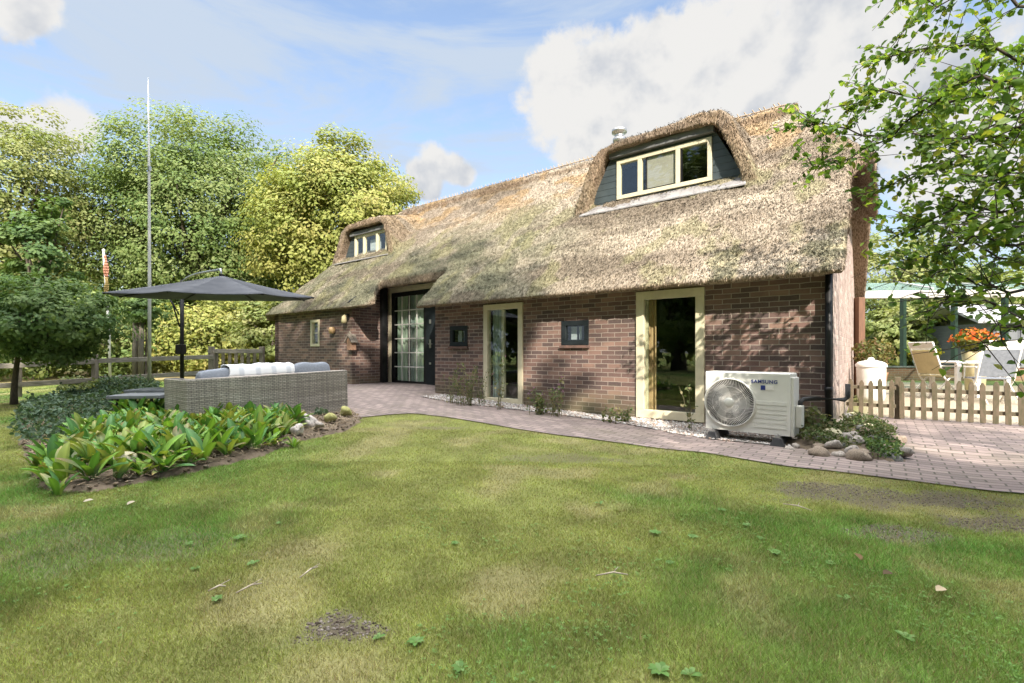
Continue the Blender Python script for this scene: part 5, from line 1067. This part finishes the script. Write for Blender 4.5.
for i, (px, py) in enumerate(WD):
    p = Gp(px, py); o = bpy.data.objects.new('lawn_weed', ro[i % 3]); COL.objects.link(o); o.location = p; o.rotation_euler = (0, 0, i*1.7); s = .50+.3*((i*37 % 10)/10); o.scale = (s, s, s); tag(o, 'small green weed rosette growing flat in the mown lawn', 'weed', 'weeds in the lawn')
for (p0, p1, lab) in [((236,600),(262,590),'longer pale twig lying on the lawn at left'),((208,598),(226,593),'shorter pale twig lying left of the longer one'),((300,584),(318,573),'thin twig lying on the lawn above the bare patch'),((783,508),(812,515),'pale twig lying on the lawn near the path'),((596,582),(628,581),'straight dry stalk on the middle of the lawn')]:
    a_, b_2 = Gp(*p0), Gp(*p1); m_ = MB(); up = Vector((0,0,.03)); mid = a_.lerp(b_2, .55)+up+Vector((0,.01,.008)); m_.tube([a_+up, mid, b_2+up], [.003,.0045,.0025], 6); m_.tube([mid, mid+Vector((.03,.03,.012))], [.0025,.0012], 5); tag(m_.build('twig', pmat('pale_twig', (.42,.36,.28), (.28,.23,.17), 12, .9, .2), None, 0, True), lab, 'twig')
def dryleaf(px, py, lab, col):
    p = Gp(px, py); V, Fc, CC = leaves_mesh(np.array([[0,0,.0]]), np.array([.055]), np.array([[.1,-.2,.97]]), np.array([col]), 'leaf'); o = link('fallen_leaf', npmesh('fallen_leaf', V, Fc, CC), M['leaf']); o.location = p+Vector((0,0,.035)); tag(o, lab, 'leaf')
dryleaf(945,596,'pale fallen leaf on the lawn at the right',(.45,.36,.25)); dryleaf(892,580,'dark fallen leaf on the lawn left of the pale one',(.10,.07,.04)); dryleaf(83,507,'pale fallen leaf on the lawn before the leafy bed',(.46,.40,.34)); dryleaf(135,506,'second pale leaf on the lawn before the leafy bed, nearer its middle',(.42,.36,.28)); dryleaf(856,560,'brown curled leaf on the lawn below the rockery',(.16,.10,.05))

# ------------------------------------------------------------------ fences, poles, far left
def fence_line(name, label, pts, h, rails, post_w, mat, group=None):
    o = thing(name, label, 'fence', (pts[0][0], pts[0][1], 0)); b0 = Vector((pts[0][0], pts[0][1], 0))
    P = [Vector((x, y, gzf(x, y)))-b0 for x, y in pts]
    for p in P: m_ = MB(); m_.box(p.x-post_w/2, p.x+post_w/2, p.y-post_w/2, p.y+post_w/2, p.z-.1, p.z+h+.08); m_.build('post', mat, o, .01)
    for zr_ in rails:
        for i in range(len(P)-1): m_ = MB(); off = Vector((0,-post_w/2-.022,0)); m_.bar(P[i]+off+Vector((-.05,0,zr_)), P[i+1]+off+Vector((.05,0,zr_-.01*(i % 2))), .04, .11); m_.build('rail', M['rail'], o, .006)
    return o
fence_line('rail_fence', 'weathered two-rail wooden fence running behind the small dark tree', [(wp(-60,10.2),10.2),(wp(18,10.7),10.7),(wp(95,11.3),11.3),(wp(213,13.3),13.3)], .78, (.27,.70), .10, M['wood'])
o = fence_line('garden_gate', 'low grey wooden fence panel between the parasol pole and the house', [(wp(216,13.5),13.3),(wp(262,14.0),14.0)], .90, (.25,.85), .12, M['wood'])
for k in range(7):
    t = (k+.7)/8; x = wp(216,13.5)*(1-t)+wp(262,14)*t-o.location.x; y = 13.3+.7*t-.0-o.location.y+.02; z = gzf(x+o.location.x, y+o.location.y); m_ = MB(); m_.box(x-.045, x+.045, y-.012, y+.012, z+.10, z+.92); m_.build('picket', M['wood'], o, .004)
for (px, Y, lab) in [(135,14.4,'left one of the two grey tree stakes beyond the fence'),(141,14.4,'right one of the two grey tree stakes beyond the fence')]:
    m_ = MB(); m_.tube([(0,0,-.1),(0,0,1.0),(.02,0,1.78)], [.075,.075,.07], 9); s_ = m_.build('tree_stake', M['wood'], None, 0, True); s_.location = (wp(px,Y), Y, gzf(wp(px,Y), Y)); tag(s_, lab, 'stake')
fp = thing('flagpole', 'tall thin pale grey pole standing by the leafy bed', 'pole', (wp(149.5,10.5), 10.5, gzf(wp(149.5,10.5), 10.5)))
m_ = MB(); m_.tube([(0,0,-.05),(0,0,2.5),(-.01,0,4.8),(-.03,0,6.9)], [.036,.033,.026,.007], 10); m_.build('shaft', M['polegrey'], fp, 0, True); m_ = MB(); m_.tube([(0,0,4.85),(0,0,4.95)], .034, 10); m_.build('collar', M['steel'], fp)
f2_ = thing('flagpole', 'white flagpole with a hanging red and yellow pennant beyond the fence', 'pole', (wp(108,13.2), 13.2, gzf(wp(108,13.2), 13.2)))
m_ = MB(); m_.tube([(.06,0,-.05),(.03,0,1.4),(-.12,0,3.65)], [.034,.032,.026], 10); m_.build('shaft', M['white'], f2_, 0, True); m_ = MB(); m_.lathe([(0,.05),(.035,.03),(.035,-.03),(0,-.05)], 10, (-.12,0,3.68)); m_.build('finial', M['white'], f2_, 0, True)
def ribbon(z0, z1, w0, w1, mat, nm):
    m_ = MB(); n = 8; P_ = []
    for i in range(n+1):
        t = i/n; z = z0+(z1-z0)*t; x = -.095+.045*(3.6-z)*.9; P_.append([(x+(w0+(w1-w0)*t)*u, -.045+.03*math.sin(t*7+u*4), z) for u in (0,.33,.66,1)])
    for i in range(n):
        for j in range(3): m_.quad([P_[i][j], P_[i+1][j], P_[i+1][j+1], P_[i][j+1]])
    o = m_.build(nm, mat, f2_, 0, True, fix=False); s_ = o.modifiers.new('t', 'SOLIDIFY'); s_.thickness = .004
ribbon(3.55, 2.95, .10, .13, M['flag'], 'pennant'); ribbon(2.94, 2.45, .13, .07, M['flagyel'], 'pennant_tail')

# ------------------------------------------------------------------ right side: picket fence, patio things, veranda
pf = thing('picket_fence', 'low mossy picket fence closing the patio beside the gable', 'fence', (*wxy(-.05, 2.37), 0), HROT)
rd = random.Random(9); NP = 27
for k in range(NP):
    x = .05+.128*k; X, Y = wxy(-.05-x, 2.37); z = gzf(X, Y); hh = .62+rd.uniform(-.02,.02); w = .031; tl = rd.uniform(-.015,.015); m_ = MB()
    m_.prism([(x-w,-.034,z+.03),(x+w,-.034,z+.03),(x+w+tl,-.034,z+hh-.05),(x+w*.35+tl,-.034,z+hh),(x-w*.35+tl,-.034,z+hh),(x-w+tl,-.034,z+hh-.05)], [(x-w,-.014,z+.03),(x+w,-.014,z+.03),(x+w+tl,-.014,z+hh-.05),(x+w*.35+tl,-.014,z+hh),(x-w*.35+tl,-.014,z+hh),(x-w+tl,-.014,z+hh-.05)]); m_.build('picket', M['mosswood'], pf, .004)
for zr_ in (.16, .44):
    m_ = MB(); m_.box(-.02, .62, -.012, .03, zr_+.02, zr_+.075); m_.box(.66, 3.5, -.012, .03, zr_, zr_+.055); m_.build('rail', M['mosswood'], pf, .005)
for x in (.64, 2.2): m_ = MB(); m_.box(x-.04, x+.04, .032, .11, -.05, .66); m_.build('post', M['mosswood'], pf, .006)

TZ = .0
def patio(px, Y): X = wp(px, Y); return (X, Y, gzf(X, Y))
# white lidded bin
wb = thing('lidded_barrel', 'white lidded barrel standing by the gable behind the picket fence', 'barrel', patio(871, 8.9)); m_ = MB(); m_.lathe([(0,.0),(.19,.0),(.215,.1),(.225,.6),(.22,.66)], 28); m_.build('barrel_body', M['white'], wb, 0, True); m_ = MB(); m_.lathe([(.24,.64),(.245,.68),(.20,.73),(.06,.77),(.04,.81),(0,.82)], 28); m_.build('lid', M['white'], wb, 0, True)
def pot_plant(lab, loc, pot, prof, cols, n, rad, ls, seed, flower=None, cz=.2):
    rg = np.random.default_rng(seed); o = thing('potted_plant', lab, 'potted plant', loc); m_ = MB(); m_.lathe(prof, 22); m_.build('pot', pot, o, 0, True); top = prof[-2][1]
    u = unit(rg.normal(size=(n, 3))); P = u*rg.uniform(.3, 1, (n, 1))**.5*np.array(rad)+np.array([0, 0, top+cz]); P[:, 2] = np.maximum(P[:, 2], top+.01); cols = np.array(cols); C = cols[rg.integers(0, len(cols), n)]*rg.uniform(.75, 1.25, (n, 1)); V, Fc, CC = leaves_mesh(P, ls*rg.uniform(.6, 1.3, n), unit(u+rg.normal(size=(n, 3))*.5), C, 'leaf', rg); link('foliage', npmesh('foliage', V, Fc, CC), M['leaf'], o)
    if flower is not None:
        k = int(n*.35); u = unit(rg.normal(size=(k, 3))); u[:, 2] = np.abs(u[:, 2]); P = u*np.array(rad)*rg.uniform(.8, 1.15, (k, 1))+np.array([0, 0, top+cz]); fl = np.array(flower); V, Fc, CC = leaves_mesh(P, ls*1.0*rg.uniform(.7, 1.2, k), unit(u+rg.normal(size=(k, 3))*.4), fl[rg.integers(0, len(fl), k)], 'leaf', rg); link('flowers', npmesh('flowers', V, Fc, CC), M['leaf'], o)
    m_ = MB()
    for i in range(7): t = i*.9; m_.tube([(0,0,top-.03),(rad[0]*.5*math.cos(t), rad[1]*.5*math.sin(t), top+cz)], [.008,.003], 5, False)
    m_.build('stems', M['twig'], o); return o
POTP = [(0,0),(.13,0),(.15,.04),(.19,.28),(.20,.32),(.185,.32),(.17,.30),(0,.29)]
p_ = patio(874, 9.7); pot_plant('olive green bushy plant in a terracotta pot behind the white barrel', p_, M['terra'], [(0,0),(.16,0),(.22,.45),(.235,.50),(.2,.50),(.19,.47),(0,.46)], [(.10,.12,.04),(.16,.15,.05),(.2,.14,.07)], 700, (.40,.34,.28), .07, 61, None, .42)
# veranda
def opal():
    m, N, L, B = newmat('opal_glazing'); B.inputs['Base Color'].default_value = (.24,.34,.31,1); B.inputs['Roughness'].default_value = .25
    tr = N.new('ShaderNodeBsdfTransparent'); tr.inputs['Color'].default_value = (.80,.92,.87,1); mx = N.new('ShaderNodeMixShader'); L.new(nmath(N, L, 'MULTIPLY_ADD', nnoise(N, L, 1.2, 3), .15), mx.inputs[0]); mx.inputs[0].links[0].from_node.inputs[2].default_value = .52
    L.new(B.outputs[0], mx.inputs[1]); L.new(tr.outputs[0], mx.inputs[2]); L.new(mx.outputs[0], N['Material Output'].inputs['Surface']); return m
ve = thing('veranda', 'white glass-roofed veranda with dark green posts and a low brick wall', 'veranda', (0, 0, 0))
VF, VR = 11.0, 15.6
vl, vr = wp(863, VF), 15.5
zf_ = CH+(HY-295)/F*VF
m_ = MB(); m_.bar((vl, VF, zf_), (vr, VF-1.0, zf_-.03), .14, .17); m_.build('front_beam', M['offwhite'], ve, .01)
m_ = MB(); zr_ = CH+(HY-285)/F*VR; m_.bar((wp(864, VR)-.5, VR, zr_), (vr+3, VR, zr_), .10, .10); m_.build('rear_beam', M['offwhite'], ve, .01)
m_ = MB(); m_.quad([(vl, VF+.08, zf_+.11), (vr, VF-.92, zf_+.09), (vr+3, VR-.06, zr_+.06), (wp(864, VR)-.5, VR-.06, zr_+.06)]); gro = m_.build('glass_roof', opal(), ve, 0, False, fix=False); s_ = gro.modifiers.new('t', 'SOLIDIFY'); s_.thickness = .012
for k in range(6): t = k/5; a_ = Vector((vl+(vr-vl)*t, VF+.08-t, zf_+.135)); b_2 = Vector((wp(864, VR)-.5+(vr+3-wp(864, VR)+.5)*t, VR-.06, zr_+.09)); m_ = MB(); m_.bar(a_, b_2, .05, .04); m_.build('roof_bar', M['offwhite'], ve)
for px in (902.5, 953.5, 1004, 1056):
    X = wp(px, VR-.1); m_ = MB(); m_.box(X-.055, X+.055, VR-.2, VR-.05, gzf(X, VR), zr_-.04); m_.build('post', M['green'], ve, .006)
hw = MB(); wall(hw, (wp(868, VR-.3), VR-.35), (1, 0), (0, 1), 0, 9, -.1, .55, .22, []); hw.build('low_wall', M['redbrick'], ve); m_ = MB(); m_.box(wp(868, VR-.3)-.03, wp(868, VR-.3)+9, VR-.40, VR-.08, .552, .60); m_.build('coping', M['darkstone'], ve, .008)
m_ = MB(); X = wp(860.5, 10.6); m_.box(X-.07, X+.07, 10.55, 10.72, 0, zf_-.10); m_.build('corner_post', M['orange'], ve, .008)
pot_plant('yellow flowering plant in a pale green pot on the low veranda wall', (wp(924, VR-.25), VR-.25, .60), M['bluepot'], [(0,0),(.20,0),(.25,.03),(.30,.22),(.28,.22),(0,.2)], [(.16,.17,.03),(.3,.26,.04)], 800, (.44,.36,.26), .08, 62, [(.60,.46,.04),(.5,.42,.06)], .16)
# garden table and chairs
def garden_chair(lab, loc, rz, fabric):
    o = thing('garden_chair', lab, 'chair', loc, rz, 'white patio chairs'); f = M['white']
    m_ = MB(); 
    for s in (-1, 1): m_.tube([(s*.27,.30,0),(s*.27,-.05,.42),(s*.27,-.28,1.10)], .016, 8)
    m_.build('back_frame', f, o, 0, True)
    for s in (-1, 1): m_ = MB(); m_.tube([(s*.24,-.30,0),(s*.24,.10,.42),(s*.24,.30,.44)], .015, 8); m_.build('leg', f, o, 0, True)
    for s in (-1, 1): m_ = MB(); m_.box(s*.29-.025, s*.29+.025, -.12, .32, .63, .655); m_.tube([(s*.27,.28,.64),(s*.27,.30,.42)], .012, 6); m_.build('armrest', f, o, .008)
    m_ = MB(); m_.bar((0,-.08,.50), (0,-.235,.96), .50, .014, (1,0,0)) if False else m_.prism([(-.255,-.07,.48),(.255,-.07,.48),(.255,-.225,.945),(-.255,-.225,.945)], [(-.255,-.082,.476),(.255,-.082,.476),(.255,-.237,.941),(-.255,-.237,.941)]); m_.build('backrest', fabric, o)
    m_ = MB(); m_.prism([(-.255,-.243,.985),(.255,-.243,.985),(.255,-.278,1.085),(-.255,-.278,1.085)], [(-.255,-.257,.98),(.255,-.257,.98),(.255,-.292,1.08),(-.255,-.292,1.08)]); m_.tube([(-.27,-.28,1.10),(.27,-.28,1.10)], .014, 8); m_.tube([(-.27,-.238,.965),(.27,-.238,.965)], .011, 8); m_.build('headrest', f, o)
    m_ = MB(); m_.box(-.255, .255, -.08, .34, .43, .452); m_.build('seat', fabric, o, .006); return o
pc_ = patio(993, 8.6); garden_chair('white garden chair with grey fabric back turned towards the picket fence', (pc_[0], pc_[1], pc_[2]), R(-16), M['greyfab'])
pc_ = patio(934, 9.6); garden_chair('cream folding garden chair seen from the side left of the white table', (pc_[0], pc_[1], pc_[2]), R(-88), M['creampot'])
gt = thing('garden_table', 'white garden table between the two patio chairs', 'table', patio(968, 9.3), R(-10)); m_ = MB(); m_.box(-.45, .45, -.4, .4, .70, .735); m_.build('tabletop', M['white'], gt, .008)
for (x, y) in ((-.4,-.35),(.4,-.35),(-.4,.35),(.4,.35)): m_ = MB(); m_.box(x-.035, x+.035, y-.035, y+.035, 0, .699); m_.build('leg', M['white'], gt, .005)
pot_plant('orange-red flowering plant in a cream pot behind the garden table', patio(975, 11.0), M['creampot'], [(0,0),(.17,0),(.20,.55),(.24,.92),(.225,.92),(0,.9)], [(.10,.13,.03),(.2,.2,.05)], 500, (.42,.36,.26), .09, 63, [(.62,.11,.03),(.60,.22,.03),(.66,.16,.05)], .24)
# far shed
sh = thing('garden_shed', 'dark grey shed with a pale roof far behind the veranda', 'shed', (wp(1018,19.5), 19.5, 0)); m_ = MB(); m_.box(-1.5, 2.5, 0, 2.5, 0, 2.2); m_.build('wall', M['shedwall'], sh); m_ = MB(); m_.prism([(-2.0,-.4,2.2),(2.9,-.4,2.2),(2.9,1.25,3.0),(-2.0,1.25,3.0)], [(-2.0,-.4,2.3),(2.9,-.4,2.3),(2.9,1.25,3.1),(-2.0,1.25,3.1)]); m_.prism([(-2.0,1.25,3.0),(2.9,1.25,3.0),(2.9,2.9,2.2),(-2.0,2.9,2.2)], [(-2.0,1.25,3.1),(2.9,1.25,3.1),(2.9,2.9,2.3),(-2.0,2.9,2.3)]); m_.build('roof', M['shedroof'], sh); 
for x in (-.9, .1): m_ = MB(); m_.box(x, x+.85, -.03, -.004, .05, 2.0); m_.build('door', pmat('shed_door_grey', (.17,.175,.20), (.13,.135,.15), 3, .6, .1), sh, .005)
